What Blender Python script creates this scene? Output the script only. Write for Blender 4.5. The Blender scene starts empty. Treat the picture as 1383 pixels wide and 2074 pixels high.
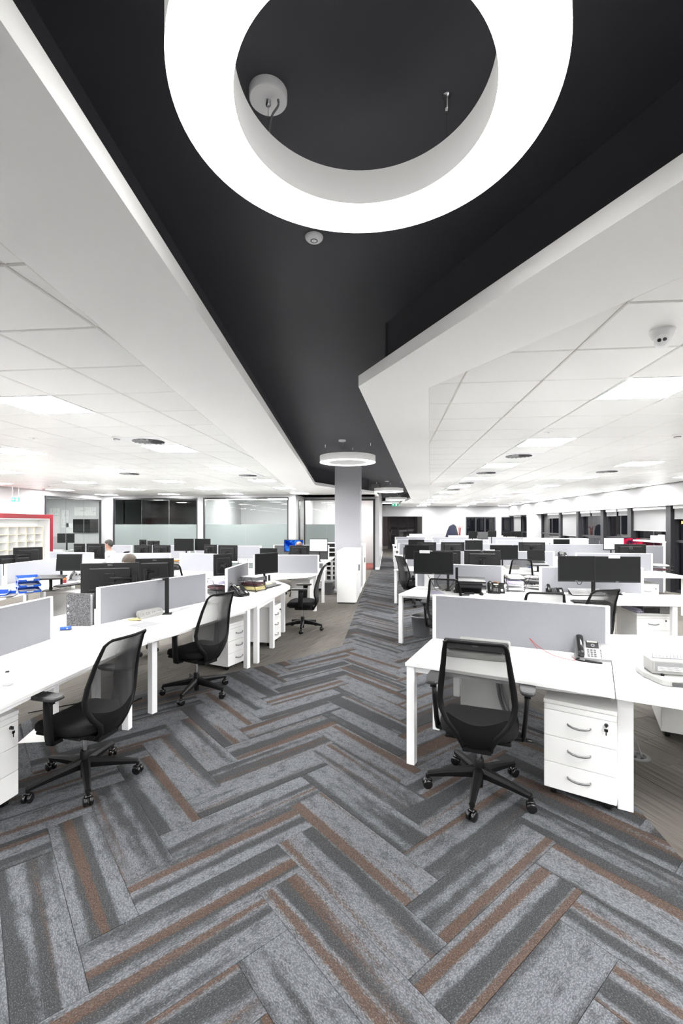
import bpy, math, random
from mathutils import Vector, Matrix
R = math.radians
sc = bpy.context.scene
col = sc.collection

# ---------------------------------------------------------------- camera, world, exposure
cam = bpy.data.cameras.new('camera')
cam.sensor_fit = 'HORIZONTAL'
cam.sensor_width = 36.0
cam.lens = 24.08
cam.shift_y = 0.017
cam.clip_start = 0.05
camo = bpy.data.objects.new('camera', cam)
camo.location = (0, 0, 1.75)
camo.rotation_euler = (R(90), 0, R(5.77))
col.objects.link(camo)
sc.camera = camo
wd = bpy.data.worlds.new('night')
wd.use_nodes = True
wd.node_tree.nodes['Background'].inputs[0].default_value = (0.010, 0.011, 0.014, 1)
wd.node_tree.nodes['Background'].inputs[1].default_value = 1.0
sc.world = wd
sc.view_settings.view_transform = 'Standard'
sc.view_settings.look = 'None'
sc.view_settings.gamma = 1.0
sc.view_settings.use_curve_mapping = False
sc.view_settings.exposure = 2.12
sc.cycles.use_denoising = True
sc.cycles.max_bounces = 12
sc.cycles.diffuse_bounces = 10
sc.cycles.transparent_max_bounces = 16
sc.cycles.sample_clamp_indirect = 6.0
sc.cycles.caustics_reflective = False
sc.cycles.caustics_refractive = False
PANEL = 22.0      # radiance of the square ceiling panels
RING = 2.3       # radiance of the ring pendants
SPOT = 14.0       # watts of each bulkhead downlight

# ---------------------------------------------------------------- materials
MATS = {}
def lin(c):
    return tuple((x/12.92 if x <= .04045 else ((x+.055)/1.055)**2.4) for x in c)
def mat(name, color, rough=.5, metal=0., spec=.5, emit=None, estr=0., noise=0., nscale=40., bump=0., bscale=300.):
    if name in MATS: return MATS[name]
    m = bpy.data.materials.new(name); m.use_nodes = True
    nt = m.node_tree; b = nt.nodes['Principled BSDF']
    b.inputs['Base Color'].default_value = (*color, 1)
    b.inputs['Roughness'].default_value = rough
    b.inputs['Metallic'].default_value = metal
    b.inputs['Specular IOR Level'].default_value = spec
    if emit is not None:
        b.inputs['Emission Color'].default_value = (*emit, 1)
        b.inputs['Emission Strength'].default_value = estr
    if noise > 0 or bump > 0:
        tc = nt.nodes.new('ShaderNodeTexCoord')
    if noise > 0:
        n = nt.nodes.new('ShaderNodeTexNoise'); n.inputs['Scale'].default_value = nscale; n.inputs['Detail'].default_value = 3
        nt.links.new(tc.outputs['Object'], n.inputs['Vector'])
        mx = nt.nodes.new('ShaderNodeMix'); mx.data_type = 'RGBA'
        mx.inputs[6].default_value = (*[c*(1-noise) for c in color], 1)
        mx.inputs[7].default_value = (*[min(1, c*(1+noise)) for c in color], 1)
        nt.links.new(n.outputs['Fac'], mx.inputs[0]); nt.links.new(mx.outputs[2], b.inputs['Base Color'])
    if bump > 0:
        n2 = nt.nodes.new('ShaderNodeTexNoise'); n2.inputs['Scale'].default_value = bscale
        nt.links.new(tc.outputs['Object'], n2.inputs['Vector'])
        bp = nt.nodes.new('ShaderNodeBump'); bp.inputs['Strength'].default_value = bump; bp.inputs['Distance'].default_value = .002
        nt.links.new(n2.outputs['Fac'], bp.inputs['Height']); nt.links.new(bp.outputs['Normal'], b.inputs['Normal'])
    MATS[name] = m
    return m

WHITE = mat('white_laminate', (.75, .75, .745), .38, noise=.015, nscale=8)
WHITEM = mat('white_metal', (.84, .84, .85), .42)
TRIMW = mat('white_edge', (.82, .82, .83), .4)
FABRIC = mat('grey_fabric', (.2306, .2332, .2543), .95, spec=.15, noise=.10, nscale=260, bump=.25, bscale=700)
BLACK = mat('black_plastic', (.0052, .0052, .0056), .5, 0., .2, noise=.1, nscale=80)
BLACKG = mat('black_gloss', (.006, .006, .0065), .22)
SEATF = mat('black_upholstery', (.007, .007, .0075), .9, spec=.2, bump=.3, bscale=600)
ARMG = mat('charcoal_pad', (.020, .0195, .0215), .55)
CHROME = mat('chrome', (.62, .62, .63), .22, metal=1)
STEEL = mat('dark_steel', (.07, .07, .075), .4, metal=.6)
HANDLE = mat('brushed_handle', (.30, .30, .31), .38, metal=.85)
SCREEN = mat('dark_display', (.0058, .0062, .0062), .55, spec=.12)
MBACK = mat('monitor_shell', (.0042, .0042, .0048), .45, spec=.28)
IVORY = mat('ivory_plastic', (.27, .27, .262), .4)
PAPER = mat('paper', (.50, .50, .505), .8, noise=.03, nscale=30)
PAPERY = mat('yellow_paper', (.42, .37, .17), .8)
PAPERP = mat('lilac_shaded_paper', (.40, .38, .49), .8)  # white paper with its lilac shading put into the colour
DARKP = mat('dark_folder', (.055, .016, .022), .6)
GREYP = mat('grey_plastic', (.115, .118, .125), .55)
GREYD = mat('dark_grey_plastic', (.035, .036, .038), .5)
LGREY = mat('light_grey_plastic', (.20, .20, .207), .45)
BLUE = mat('blue_plastic', (.002, .055, .33), .35)
RED = mat('red_lacquer', (.17, .0045, .011), .4)
REDS = mat('red_stand', (.20, .005, .003), .4)
REDW = mat('red_cable', (.30, .008, .008), .4)
ORANGE = mat('orange_cable', (.34, .12, .012), .5)
WOODL = mat('pale_birch', (.50, .41, .28), .55, noise=.1, nscale=20)
PLASTER = mat('white_plaster', (.95, .95, .94), .75, noise=.008, nscale=3)
WALLW = mat('white_wall_paint', (.3784, .3784, .3846), .7, noise=.01, nscale=2)
COLM = mat('column_paint', (.3696, .3696, .3916), .65, noise=.012, nscale=3)
BLIND = mat('blind_cloth', (.2200, .2200, .2244), .9, spec=.1, bump=.15, bscale=500)
DARKC = mat('dark_ceiling_paint', (.054, .054, .062), .62, spec=.3, noise=.05, nscale=2)
FRAME = mat('anthracite_frame', (.016, .016, .019), .4)
SKIN = mat('skin', (.27, .145, .105), .55)
SHIRT = mat('white_shirt', (.80, .80, .82), .8)
SHIRTB = mat('blue_shirt', (.22, .33, .55), .8)
HAIR = mat('dark_hair', (.007, .0042, .003), .6, noise=.3, nscale=60)
HAIRB = mat('brown_hair', (.030, .019, .010), .6, noise=.45, nscale=70)
TROUS = mat('dark_trousers', (.03, .03, .035), .8)
NAVY = mat('navy_coat', (.004, .006, .022), .8, noise=.2, nscale=20)
COATB = mat('black_coat', (.010, .014, .012), .8)
EMGREEN = mat('exit_green', (.0, .10, .055), .4, emit=(.02, .8, .45), estr=.10)
EMWHITE = mat('exit_white', (.9, .9, .9), .4, emit=(.8, 1, .95), estr=.3)
LCD = mat('pale_lcd', (.55, .56, .42), .4)
PDIFF = mat('panel_diffuser', (.9, .9, .9), .6, emit=(1, .995, .985), estr=PANEL)
RDIFF = mat('ring_diffuser', (.9, .9, .9), .6, emit=(1, .985, .95), estr=RING)
RSHELL = mat('ring_shell_glow', (.75, .75, .76), .45, emit=(1, .985, .95), estr=.085)  # faint emission put in for diffuser light on the white housing
LDIFF = mat('strip_diffuser', (.9, .9, .9), .6, emit=(1, .98, .95), estr=60)
SPOTG = mat('spot_lens', (.9, .9, .9), .6, emit=(1, .98, .95), estr=10)

def newmat(name):
    m = bpy.data.materials.new(name); m.use_nodes = True; m.node_tree.nodes.clear(); MATS[name] = m
    return m, m.node_tree.nodes, m.node_tree.links
def mix_mat(name, a, b, fac, fresnel=False):
    """a thin see-through sheet: a transparent share and a surface share"""
    m, N, L = newmat(name)
    o = N.new('ShaderNodeOutputMaterial'); mx = N.new('ShaderNodeMixShader')
    t = N.new('ShaderNodeBsdfTransparent'); t.inputs[0].default_value = (*a, 1)
    s = N.new('ShaderNodeBsdfPrincipled'); s.inputs['Base Color'].default_value = (*b[0], 1); s.inputs['Roughness'].default_value = b[1]
    if fresnel:
        f = N.new('ShaderNodeFresnel'); f.inputs[0].default_value = fac
        L.new(f.outputs[0], mx.inputs[0])
    else: mx.inputs[0].default_value = fac
    L.new(t.outputs[0], mx.inputs[1]); L.new(s.outputs[0], mx.inputs[2]); L.new(mx.outputs[0], o.inputs[0])
    return m
def glass_mat(name, tint, refl):
    m, N, L = newmat(name)
    o = N.new('ShaderNodeOutputMaterial'); mx = N.new('ShaderNodeMixShader')
    t = N.new('ShaderNodeBsdfTransparent'); t.inputs[0].default_value = (*tint, 1)
    g = N.new('ShaderNodeBsdfGlossy'); g.inputs['Roughness'].default_value = .01; g.inputs[0].default_value = (1, 1, 1, 1)
    f = N.new('ShaderNodeFresnel'); f.inputs[0].default_value = refl
    ge = N.new('ShaderNodeNewGeometry'); sub = N.new('ShaderNodeMath'); sub.operation = 'SUBTRACT'; sub.use_clamp = True    # reflect on the outer faces only
    L.new(f.outputs[0], sub.inputs[0]); L.new(ge.outputs['Backfacing'], sub.inputs[1]); L.new(sub.outputs[0], mx.inputs[0])
    L.new(t.outputs[0], mx.inputs[1]); L.new(g.outputs[0], mx.inputs[2]); L.new(mx.outputs[0], o.inputs[0])
    return m
GLASS = glass_mat('partition_glass', (.93, .96, .955), 1.35)
NGLASS = glass_mat('night_glass', (.5, .5, .52), 1.55)
FROST = mix_mat('frosted_film', (.80, .85, .84), ((.24, .275, .27), .6), .60)
def mesh_mat():
    """woven chair back: open seen square on, closing up when seen along the weave"""
    m, N, L = newmat('chair_mesh')
    o = N.new('ShaderNodeOutputMaterial'); mx = N.new('ShaderNodeMixShader'); t = N.new('ShaderNodeBsdfTransparent')
    s = N.new('ShaderNodeBsdfPrincipled'); s.inputs['Base Color'].default_value = (.007, .007, .0075, 1); s.inputs['Roughness'].default_value = .7
    w = N.new('ShaderNodeLayerWeight'); w.inputs['Blend'].default_value = .5
    r = N.new('ShaderNodeMapRange'); r.inputs['From Min'].default_value = 0; r.inputs['From Max'].default_value = .48
    r.inputs['To Min'].default_value = .52; r.inputs['To Max'].default_value = .97
    L.new(w.outputs['Facing'], r.inputs['Value']); L.new(r.outputs['Result'], mx.inputs[0])
    L.new(t.outputs[0], mx.inputs[1]); L.new(s.outputs[0], mx.inputs[2]); L.new(mx.outputs[0], o.inputs[0]); return m
MESH = mesh_mat()

def screen_mat(name, ca, cb, strength, scale):
    m, N, L = newmat(name)
    o = N.new('ShaderNodeOutputMaterial'); e = N.new('ShaderNodeEmission'); e.inputs[1].default_value = strength
    tc = N.new('ShaderNodeTexCoord'); n = N.new('ShaderNodeTexNoise'); n.inputs['Scale'].default_value = scale
    r = N.new('ShaderNodeValToRGB'); r.color_ramp.elements[0].position = .42; r.color_ramp.elements[1].position = .6
    r.color_ramp.elements[0].color = (*ca, 1); r.color_ramp.elements[1].color = (*cb, 1)
    L.new(tc.outputs['Object'], n.inputs[0]); L.new(n.outputs['Fac'], r.inputs[0]); L.new(r.outputs[0], e.inputs[0]); L.new(e.outputs[0], o.inputs[0])
    return m
SCR_BLUE = screen_mat('blue_desktop', (.0, .02, .30), (.05, .25, .9), .28, 6)
SCR_WHITE = screen_mat('white_page', (.75, .8, .85), (.85, .85, .85), .32, 5)
SCR_RED = screen_mat('dark_red_page', (.05, .02, .05), (.75, .03, .08), .25, 9)

def math_node(N, L, op, a, b=None, clamp=False):
    n = N.new('ShaderNodeMath'); n.operation = op; n.use_clamp = clamp
    for i, x in enumerate((a, b)):
        if x is None: continue
        if isinstance(x, (int, float)): n.inputs[i].default_value = x
        else: L.new(x, n.inputs[i])
    return n.outputs[0]
def mixc(N, L, f, a, b):
    n = N.new('ShaderNodeMix'); n.data_type = 'RGBA'
    for i, x in ((0, f), (6, a), (7, b)):
        if isinstance(x, (int, float)): n.inputs[i].default_value = x
        elif isinstance(x, tuple): n.inputs[i].default_value = (*x, 1)
        else: L.new(x, n.inputs[i])
    return n.outputs[2]
def noise(N, L, vec, scale, detail=2., rough=.5, dims='3D'):
    n = N.new('ShaderNodeTexNoise'); n.noise_dimensions = dims
    n.inputs['Scale'].default_value = scale; n.inputs['Detail'].default_value = detail; n.inputs['Roughness'].default_value = rough
    L.new(vec, n.inputs['Vector']); return n.outputs['Fac']
def smooth(N, L, x, lo, hi):
    n = N.new('ShaderNodeMapRange'); n.interpolation_type = 'SMOOTHSTEP'
    n.inputs['From Min'].default_value = lo; n.inputs['From Max'].default_value = hi
    L.new(x, n.inputs['Value']); return n.outputs['Result']

def carpet_mat():
    """striped loop-pile plank: the uv runs in metres along (x) and across (y) the plank, offset per plank"""
    m, N, L = newmat('striped_carpet')
    o = N.new('ShaderNodeOutputMaterial'); b = N.new('ShaderNodeBsdfPrincipled')
    b.inputs['Roughness'].default_value = .95; b.inputs['Specular IOR Level'].default_value = .1
    uv = N.new('ShaderNodeUVMap'); uv.uv_map = 'UVMap'
    sp = N.new('ShaderNodeSeparateXYZ'); L.new(uv.outputs[0], sp.inputs[0])
    x, y = sp.outputs[0], sp.outputs[1]
    def vec(sx, sy):
        c = N.new('ShaderNodeCombineXYZ')
        L.new(math_node(N, L, 'MULTIPLY', x, sx), c.inputs[0]); L.new(math_node(N, L, 'MULTIPLY', y, sy), c.inputs[1]); return c.outputs[0]
    dith = math_node(N, L, 'SUBTRACT', noise(N, L, vec(70, 190), 1, 1), .5)
    cloud = math_node(N, L, 'SUBTRACT', noise(N, L, vec(7, 16), 1, 5, .65), .5)
    band = noise(N, L, vec(.22, 7.5), 1, 1.0)          # dark / light bands along the plank
    band = math_node(N, L, 'ADD', band, math_node(N, L, 'MULTIPLY', dith, .10))
    band = math_node(N, L, 'ADD', band, math_node(N, L, 'MULTIPLY', cloud, .16))
    light = smooth(N, L, band, .42, .51)
    bn = noise(N, L, vec(.25, 11.0), 1.0, 0.5)
    bn = math_node(N, L, 'ADD', bn, math_node(N, L, 'MULTIPLY', dith, .16))
    bn = math_node(N, L, 'ADD', bn, math_node(N, L, 'MULTIPLY', cloud, .10))
    brown = smooth(N, L, bn, .595, .655)
    patch = noise(N, L, vec(9, 17), 1, 6, .72)
    patch = smooth(N, L, math_node(N, L, 'ADD', patch, math_node(N, L, 'MULTIPLY', dith, .35)), .50, .62)
    darkc, lightc, brownc = (.0422, .0434, .0458), (.1478, .1553, .1698), (.0818, .0475, .0308)
    lp = mixc(N, L, math_node(N, L, 'MULTIPLY', patch, .75), lightc, (.0660, .0686, .0739))
    c = mixc(N, L, light, darkc, lp)
    c = mixc(N, L, math_node(N, L, 'MULTIPLY', brown, .9), c, brownc)
    # woven loops
    w = N.new('ShaderNodeTexVoronoi'); w.inputs['Scale'].default_value = 1.0; L.new(vec(105, 190), w.inputs['Vector'])
    loop = smooth(N, L, w.outputs['Distance'], .12, .75)
    c = mixc(N, L, math_node(N, L, 'MULTIPLY', loop, .55), c, (.0229, .0233, .0246))
    fl = noise(N, L, vec(160, 300), 1, 0)
    fleck = smooth(N, L, fl, .60, .72)
    c = mixc(N, L, math_node(N, L, 'MULTIPLY', fleck, .20), c, (.2640, .2728, .2860))
    L.new(c, b.inputs['Base Color'])
    bp = N.new('ShaderNodeBump'); bp.inputs['Strength'].default_value = .6; bp.inputs['Distance'].default_value = .003; bp.invert = True
    L.new(w.outputs['Distance'], bp.inputs['Height']); L.new(bp.outputs[0], b.inputs['Normal'])
    L.new(b.outputs[0], o.inputs[0]); return m
CARPET = carpet_mat()
def taupe_mat():
    m, N, L = newmat('taupe_carpet')
    o = N.new('ShaderNodeOutputMaterial'); b = N.new('ShaderNodeBsdfPrincipled')
    b.inputs['Roughness'].default_value = .95; b.inputs['Specular IOR Level'].default_value = .1
    uv = N.new('ShaderNodeUVMap'); uv.uv_map = 'UVMap'
    sp = N.new('ShaderNodeSeparateXYZ'); L.new(uv.outputs[0], sp.inputs[0])
    def vec(sx, sy):
        c = N.new('ShaderNodeCombineXYZ')
        L.new(math_node(N, L, 'MULTIPLY', sp.outputs[0], sx), c.inputs[0]); L.new(math_node(N, L, 'MULTIPLY', sp.outputs[1], sy), c.inputs[1]); return c.outputs[0]
    line = noise(N, L, vec(2.0, 400), 1, 1)
    tone = noise(N, L, vec(.01, .6), 1, 0)
    c = mixc(N, L, smooth(N, L, line, .40, .62), (.0510, .0466, .0414), (.1804, .1681, .1531))
    c = mixc(N, L, smooth(N, L, tone, .35, .65), c, (.1364, .1250, .1118))
    n = N.new('ShaderNodeMix'); n.data_type = 'RGBA'; n.inputs[0].default_value = .35
    L.new(c, n.inputs[7]); c2 = mixc(N, L, smooth(N, L, line, .40, .62), (.0510, .0466, .0414), (.1804, .1681, .1531)); L.new(c2, n.inputs[6])
    L.new(n.outputs[2], b.inputs['Base Color']); L.new(b.outputs[0], o.inputs[0]); return m
TAUPE = taupe_mat()
def tile_mat():
    m, N, L = newmat('perforated_tile')
    o = N.new('ShaderNodeOutputMaterial'); b = N.new('ShaderNodeBsdfPrincipled')
    b.inputs['Roughness'].default_value = .34; b.inputs['Specular IOR Level'].default_value = .35
    tc = N.new('ShaderNodeTexCoord')
    mp = N.new('ShaderNodeMapping'); mp.inputs['Scale'].default_value = (130, 130, 0); L.new(tc.outputs['Object'], mp.inputs[0])
    v = N.new('ShaderNodeTexVoronoi'); v.inputs['Scale'].default_value = 1; v.inputs['Randomness'].default_value = 0; L.new(mp.outputs[0], v.inputs['Vector'])
    hole = smooth(N, L, v.outputs['Distance'], .30, .18)
    c = mixc(N, L, math_node(N, L, 'MULTIPLY', hole, .16), (.84, .84, .825), (.42, .42, .41))
    L.new(c, b.inputs['Base Color']); L.new(b.outputs[0], o.inputs[0]); return m
TILE = tile_mat()
TGROOVE = mat('ceiling_grid', (.84, .82, .73), .6)
def binder_mat():
    m, N, L = newmat('marbled_board')
    o = N.new('ShaderNodeOutputMaterial'); b = N.new('ShaderNodeBsdfPrincipled'); b.inputs['Roughness'].default_value = .6
    tc = N.new('ShaderNodeTexCoord'); f = noise(N, L, tc.outputs['Object'], 90, 5, .7)
    L.new(mixc(N, L, smooth(N, L, f, .42, .62), (.022, .022, .024), (.105, .105, .11)), b.inputs['Base Color']); L.new(b.outputs[0], o.inputs[0]); return m
MARBLE = binder_mat()

# ---------------------------------------------------------------- mesh helpers
class MB:
    def __init__(s): s.v = []; s.f = []; s.uv = None; s.sm = []
    def add(s, vs, fs, M=None, smooth=False):
        o = len(s.v)
        if M is not None: vs = [M @ Vector(p) for p in vs]
        s.v += [tuple(p) for p in vs]; s.f += [tuple(i+o for i in f) for f in fs]; s.sm += [smooth]*len(fs); return s
    def box(s, x0, x1, y0, y1, z0, z1, M=None):
        vs = [(x0,y0,z0),(x1,y0,z0),(x1,y1,z0),(x0,y1,z0),(x0,y0,z1),(x1,y0,z1),(x1,y1,z1),(x0,y1,z1)]
        return s.add(vs, [(3,2,1,0),(4,5,6,7),(0,1,5,4),(1,2,6,5),(2,3,7,6),(3,0,4,7)], M)
    def cbox(s, x0, x1, y0, y1, z0, z1, c=.004, M=None):
        """box with chamfered edges (24 vertices)"""
        vs = []; idx = {}
        for i, x in enumerate((x0, x1)):
            for j, y in enumerate((y0, y1)):
                for k, z in enumerate((z0, z1)):
                    sx, sy, sz = (c, -c)[i], (c, -c)[j], (c, -c)[k]
                    for a, p in enumerate(((x, y+sy, z+sz), (x+sx, y, z+sz), (x+sx, y+sy, z))):
                        idx[i,j,k,a] = len(vs); vs.append(p)
        F = []
        for a, (p, q) in enumerate(((1,2),(0,2),(0,1))):
            for e in (0,1):
                def key(u, w):
                    t = [0,0,0]; t[a] = e; t[p] = u; t[q] = w; return idx[(*t, a)]
                f = [key(0,0), key(1,0), key(1,1), key(0,1)]
                F.append(f)
        for a, (p, q) in enumerate(((1,2),(0,2),(0,1))):       # edges running along axis a
            for u in (0,1):
                for w in (0,1):
                    def k2(e, face):
                        t = [0,0,0]; t[a] = e; t[p] = u; t[q] = w; return idx[(*t, face)]
                    F.append([k2(0,p), k2(1,p), k2(1,q), k2(0,q)])
        for i in (0,1):
            for j in (0,1):
                for k in (0,1): F.append([idx[i,j,k,0], idx[i,j,k,1], idx[i,j,k,2]])
        cx, cy, cz = (x0+x1)/2, (y0+y1)/2, (z0+z1)/2; C = Vector((cx,cy,cz)); out = []
        for f in F:
            P = [Vector(vs[t]) for t in f]; n = (P[1]-P[0]).cross(P[2]-P[0])
            out.append(f if n.dot(sum(P, Vector())/len(P)-C) > 0 else f[::-1])
        return s.add(vs, out, M)
    def prism(s, pts, z0, z1, M=None):
        a = sum(pts[i-1][0]*pts[i][1]-pts[i][0]*pts[i-1][1] for i in range(len(pts)))
        if a < 0: pts = pts[::-1]
        n = len(pts)
        vs = [(p[0],p[1],z0) for p in pts]+[(p[0],p[1],z1) for p in pts]
        return s.add(vs, [tuple(range(n-1,-1,-1)), tuple(range(n,2*n))]+[(i,(i+1)%n,(i+1)%n+n,i+n) for i in range(n)], M)
    def lathe(s, prof, n=16, M=None, close=True, smooth=True):
        """profile [(r,z)...] turned about z"""
        vs = []; fs = []; m = len(prof)
        for r, z in prof:
            for i in range(n): vs.append((r*math.cos(2*math.pi*i/n), r*math.sin(2*math.pi*i/n), z))
        for k in range(m-1):
            for i in range(n):
                j = (i+1) % n; fs.append((k*n+i, k*n+j, (k+1)*n+j, (k+1)*n+i))
        s.add(vs, fs, M, smooth)
        if close:
            if prof[0][0] > 1e-5: s.add([vs[i] for i in range(n)], [tuple(range(n-1,-1,-1))], M)
            if prof[-1][0] > 1e-5: s.add([vs[(m-1)*n+i] for i in range(n)], [tuple(range(n))], M)
        return s
    def cyl(s, r, z0, z1, n=14, M=None, cx=0, cy=0, r2=None):
        T = Matrix.Translation((cx,cy,0)); T = M @ T if M is not None else T
        return s.lathe([(r,z0),(r if r2 is None else r2,z1)], n, T)
    def tube(s, pts, rx, rz=None, n=8, closed=False, up=(0,0,1), M=None, taper=None):
        """sweep an ellipse (rx sideways, rz along up) along points"""
        rz = rx if rz is None else rz
        P = [Vector(p) for p in pts]; m = len(P); vs = []; up = Vector(up)
        for i in range(m):
            if closed: t = P[(i+1)%m]-P[i-1]
            else: t = P[min(i+1,m-1)]-P[max(i-1,0)]
            t.normalize(); sd = t.cross(up)
            if sd.length < 1e-3: sd = t.cross(Vector((0,1,.01)))
            sd.normalize(); u2 = sd.cross(t)
            k = taper[i] if taper else 1
            for j in range(n):
                a = 2*math.pi*j/n + math.pi/n
                vs.append(P[i]+sd*rx*k*math.cos(a)+u2*rz*k*math.sin(a))
        fs = []
        for i in range(m if closed else m-1):
            for j in range(n):
                a, b = i*n, ((i+1)%m)*n; fs.append((a+j, a+(j+1)%n, b+(j+1)%n, b+j))
        if not closed: fs += [tuple(range(n-1,-1,-1)), tuple((m-1)*n+j for j in range(n))]
        return s.add(vs, fs, M, n > 4)
    def grid(s, fn, nu, nv, M=None, smooth=True):
        vs = [fn(i/nu, j/nv) for j in range(nv+1) for i in range(nu+1)]
        fs = [(j*(nu+1)+i, j*(nu+1)+i+1, (j+1)*(nu+1)+i+1, (j+1)*(nu+1)+i) for j in range(nv) for i in range(nu)]
        return s.add(vs, fs, M, smooth)
    def mesh(s, name, m=None):
        me = bpy.data.meshes.new(name); me.from_pydata(s.v, [], s.f); me.update()
        me.polygons.foreach_set('use_smooth', s.sm)
        if s.uv is not None:
            l = me.uv_layers.new(name='UVMap')
            for p in me.polygons:
                for li, vi in zip(p.loop_indices, p.vertices): l.data[li].uv = s.uv[vi]
        if m: me.materials.append(m)
        return me

MESHES = {}
def put(name, me, parent=None, loc=(0,0,0), rz=0., rot=None):
    o = bpy.data.objects.new(name, me); col.objects.link(o)
    o.location = loc; o.rotation_euler = rot if rot else (0,0,rz)
    if parent is not None: o.parent = parent
    return o
def part(name, key, fn, m, parent, loc=(0,0,0), rz=0., rot=None, label=None, smoothmod=None):
    """one mesh under its thing; alike pieces share their mesh data through the key"""
    k = (key, m.name)
    if k not in MESHES:
        mb = MB(); fn(mb); MESHES[k] = mb.mesh(name, m)
    o = put(name, MESHES[k], parent, loc, rz, rot)
    if label: o['label'] = label
    return o
def uniq(name, mb, m, parent=None, loc=(0,0,0), rz=0., label=None, rot=None):
    o = put(name, mb.mesh(name, m), parent, loc, rz, rot)
    if label: o['label'] = label
    return o
def thing(name, label, cat, loc=(0,0,0), rz=0., group=None):
    o = bpy.data.objects.new(name, None); col.objects.link(o); o.empty_display_size = .1
    o.location = loc; o.rotation_euler = (0,0,rz); o['label'] = label; o['category'] = cat
    if group: o['group'] = group
    return o
def tag(o, label, cat, group=None):
    o['label'] = label; o['category'] = cat
    if group: o['group'] = group
    return o
def struct(name, mb, m, parent=None):
    o = put(name, mb.mesh(name, m), parent)
    if parent is None: o['kind'] = 'structure'
    return o
def text(name, s, size, parent, loc, rot, m, align='CENTER'):
    cu = bpy.data.curves.new(name, 'FONT'); cu.body = s; cu.size = size; cu.align_x = align; cu.align_y = 'CENTER'; cu.extrude = .0004; cu.resolution_u = 2
    cu.materials.append(m)
    tmp = bpy.data.objects.new(name, cu); col.objects.link(tmp)
    me = bpy.data.meshes.new_from_object(tmp.evaluated_get(bpy.context.evaluated_depsgraph_get()))
    bpy.data.objects.remove(tmp)
    return put(name, me, parent, loc, rot=rot)
def clip(poly, a, b):
    """keep the part of a polygon left of the line a->b"""
    out = []; n = len(poly)
    side = lambda p: (b[0]-a[0])*(p[1]-a[1])-(b[1]-a[1])*(p[0]-a[0])
    for i in range(n):
        p, q = poly[i-1], poly[i]; sp, sq = side(p), side(q)
        if (sp >= 0) != (sq >= 0):
            t = sp/(sp-sq); out.append((p[0]+(q[0]-p[0])*t, p[1]+(q[1]-p[1])*t))
        if sq >= 0: out.append(q)
    return out
def area(p): return abs(sum(p[i-1][0]*p[i][1]-p[i][0]*p[i-1][1] for i in range(len(p))))/2
def rot2(a): return Matrix.Rotation(a, 4, 'Z')
def TR(x, y, z): return Matrix.Translation((x, y, z))
def lerp(a, b, t): return a+(b-a)*t
def interp(tab, z):
    for (z0, v0), (z1, v1) in zip(tab, tab[1:]):
        if z <= z1 or (z1, v1) == tab[-1]: 
            t = max(0, min(1, (z-z0)/(z1-z0))); return lerp(v0, v1, t)

# ---------------------------------------------------------------- office chair (faces +y, base on z = 0)
HW = [(.345,.075),(.40,.086),(.46,.115),(.53,.175),(.60,.212),(.66,.222),(.75,.213),(.90,.192),(1.05,.172)]
BY = [(.345,-.185),(.40,-.235),(.46,-.262),(.53,-.268),(.60,-.262),(.66,-.262),(.75,-.275),(.90,-.315),(1.05,-.375)]
def bp(s, z, off=0.):
    w = interp(HW, z); return (s*w, interp(BY, z)+.045*(s*s)*(w/.23)-.0+off, z)
def ch_frame(mb):
    zs = [.345,.40,.46,.53,.60,.66,.75,.83,.90,.98,1.02]
    L = [bp(-1,z) for z in zs]; Rr = [bp(1,z) for z in zs][::-1]
    top = [(-.168,-.352,1.043),(-.150,-.366,1.056),(-.07,-.393,1.060),(0,-.400,1.060),(.07,-.393,1.060),(.150,-.366,1.056),(.168,-.352,1.043)]
    k = [1]*7+[.95,.88,.78,.68]
    mb.tube(L+top+Rr, .020, .014, 8, up=(0,1,.15), taper=k+[.60,.55,.52,.52,.52,.55,.60]+k[::-1])
def ch_shell(mb):
    def f(u, v):
        s = 2*u-1; zt = .585-.055*(1-s*s); z = lerp(.345, zt, v); return bp(s*.97, z, -.004)
    mb.grid(f, 12, 8); 
    def g(u, v):
        s = 1-2*u; zt = .585-.055*(1-s*s); z = lerp(.345, zt, v); return bp(s*.97, z, .008)
    mb.grid(g, 12, 8)
    mb.box(-.085,.085,-.20,.02,.335,.372)
def ch_mesh(mb):
    def f(u, v):
        s = 2*u-1; zb = .585-.055*(1-s*s); z = lerp(zb, 1.055-.012*s*s, v)
        p = bp(s*.97, min(z,1.05)); return (p[0], p[1], z)
    mb.grid(f, 10, 10)
def ch_seat(mb):
    n = 28
    def ring(k, z):
        out = []
        for i in range(n):
            a = 2*math.pi*i/n; c, s_ = math.cos(a), math.sin(a)
            e = .62
            x = .245*k*math.copysign(abs(c)**e, c); y = .235*k*math.copysign(abs(s_)**e, s_)+.02
            dz = -.035*max(0, (y-.14)/.115)**2 + .012*(x/.245)**2
            out.append((x, y, z+dz))
        return out
    rs = [ring(.90,.405), ring(.985,.418), ring(1.0,.440), ring(.985,.462), ring(.93,.474), ring(.75,.479), ring(.4,.476)]
    vs = [p for r in rs for p in r]; fs = []
    for k in range(len(rs)-1):
        for i in range(n): fs.append((k*n+i, k*n+(i+1)%n, (k+1)*n+(i+1)%n, (k+1)*n+i))
    fs += [tuple(range(n-1,-1,-1)), tuple((len(rs)-1)*n+i for i in range(n))]
    mb.add(vs, fs, None, True)
def ch_pan(mb):
    mb.cbox(-.20,.20,-.16,.20,.386,.408,.006); mb.cbox(-.10,.10,-.10,.12,.335,.388,.01)
def ch_lift(mb): mb.lathe([(.014,.19),(.014,.34)], 12)
def ch_sleeve(mb): mb.lathe([(.026,.030),(.026,.10),(.031,.11),(.031,.205),(.024,.215)], 14)
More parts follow.
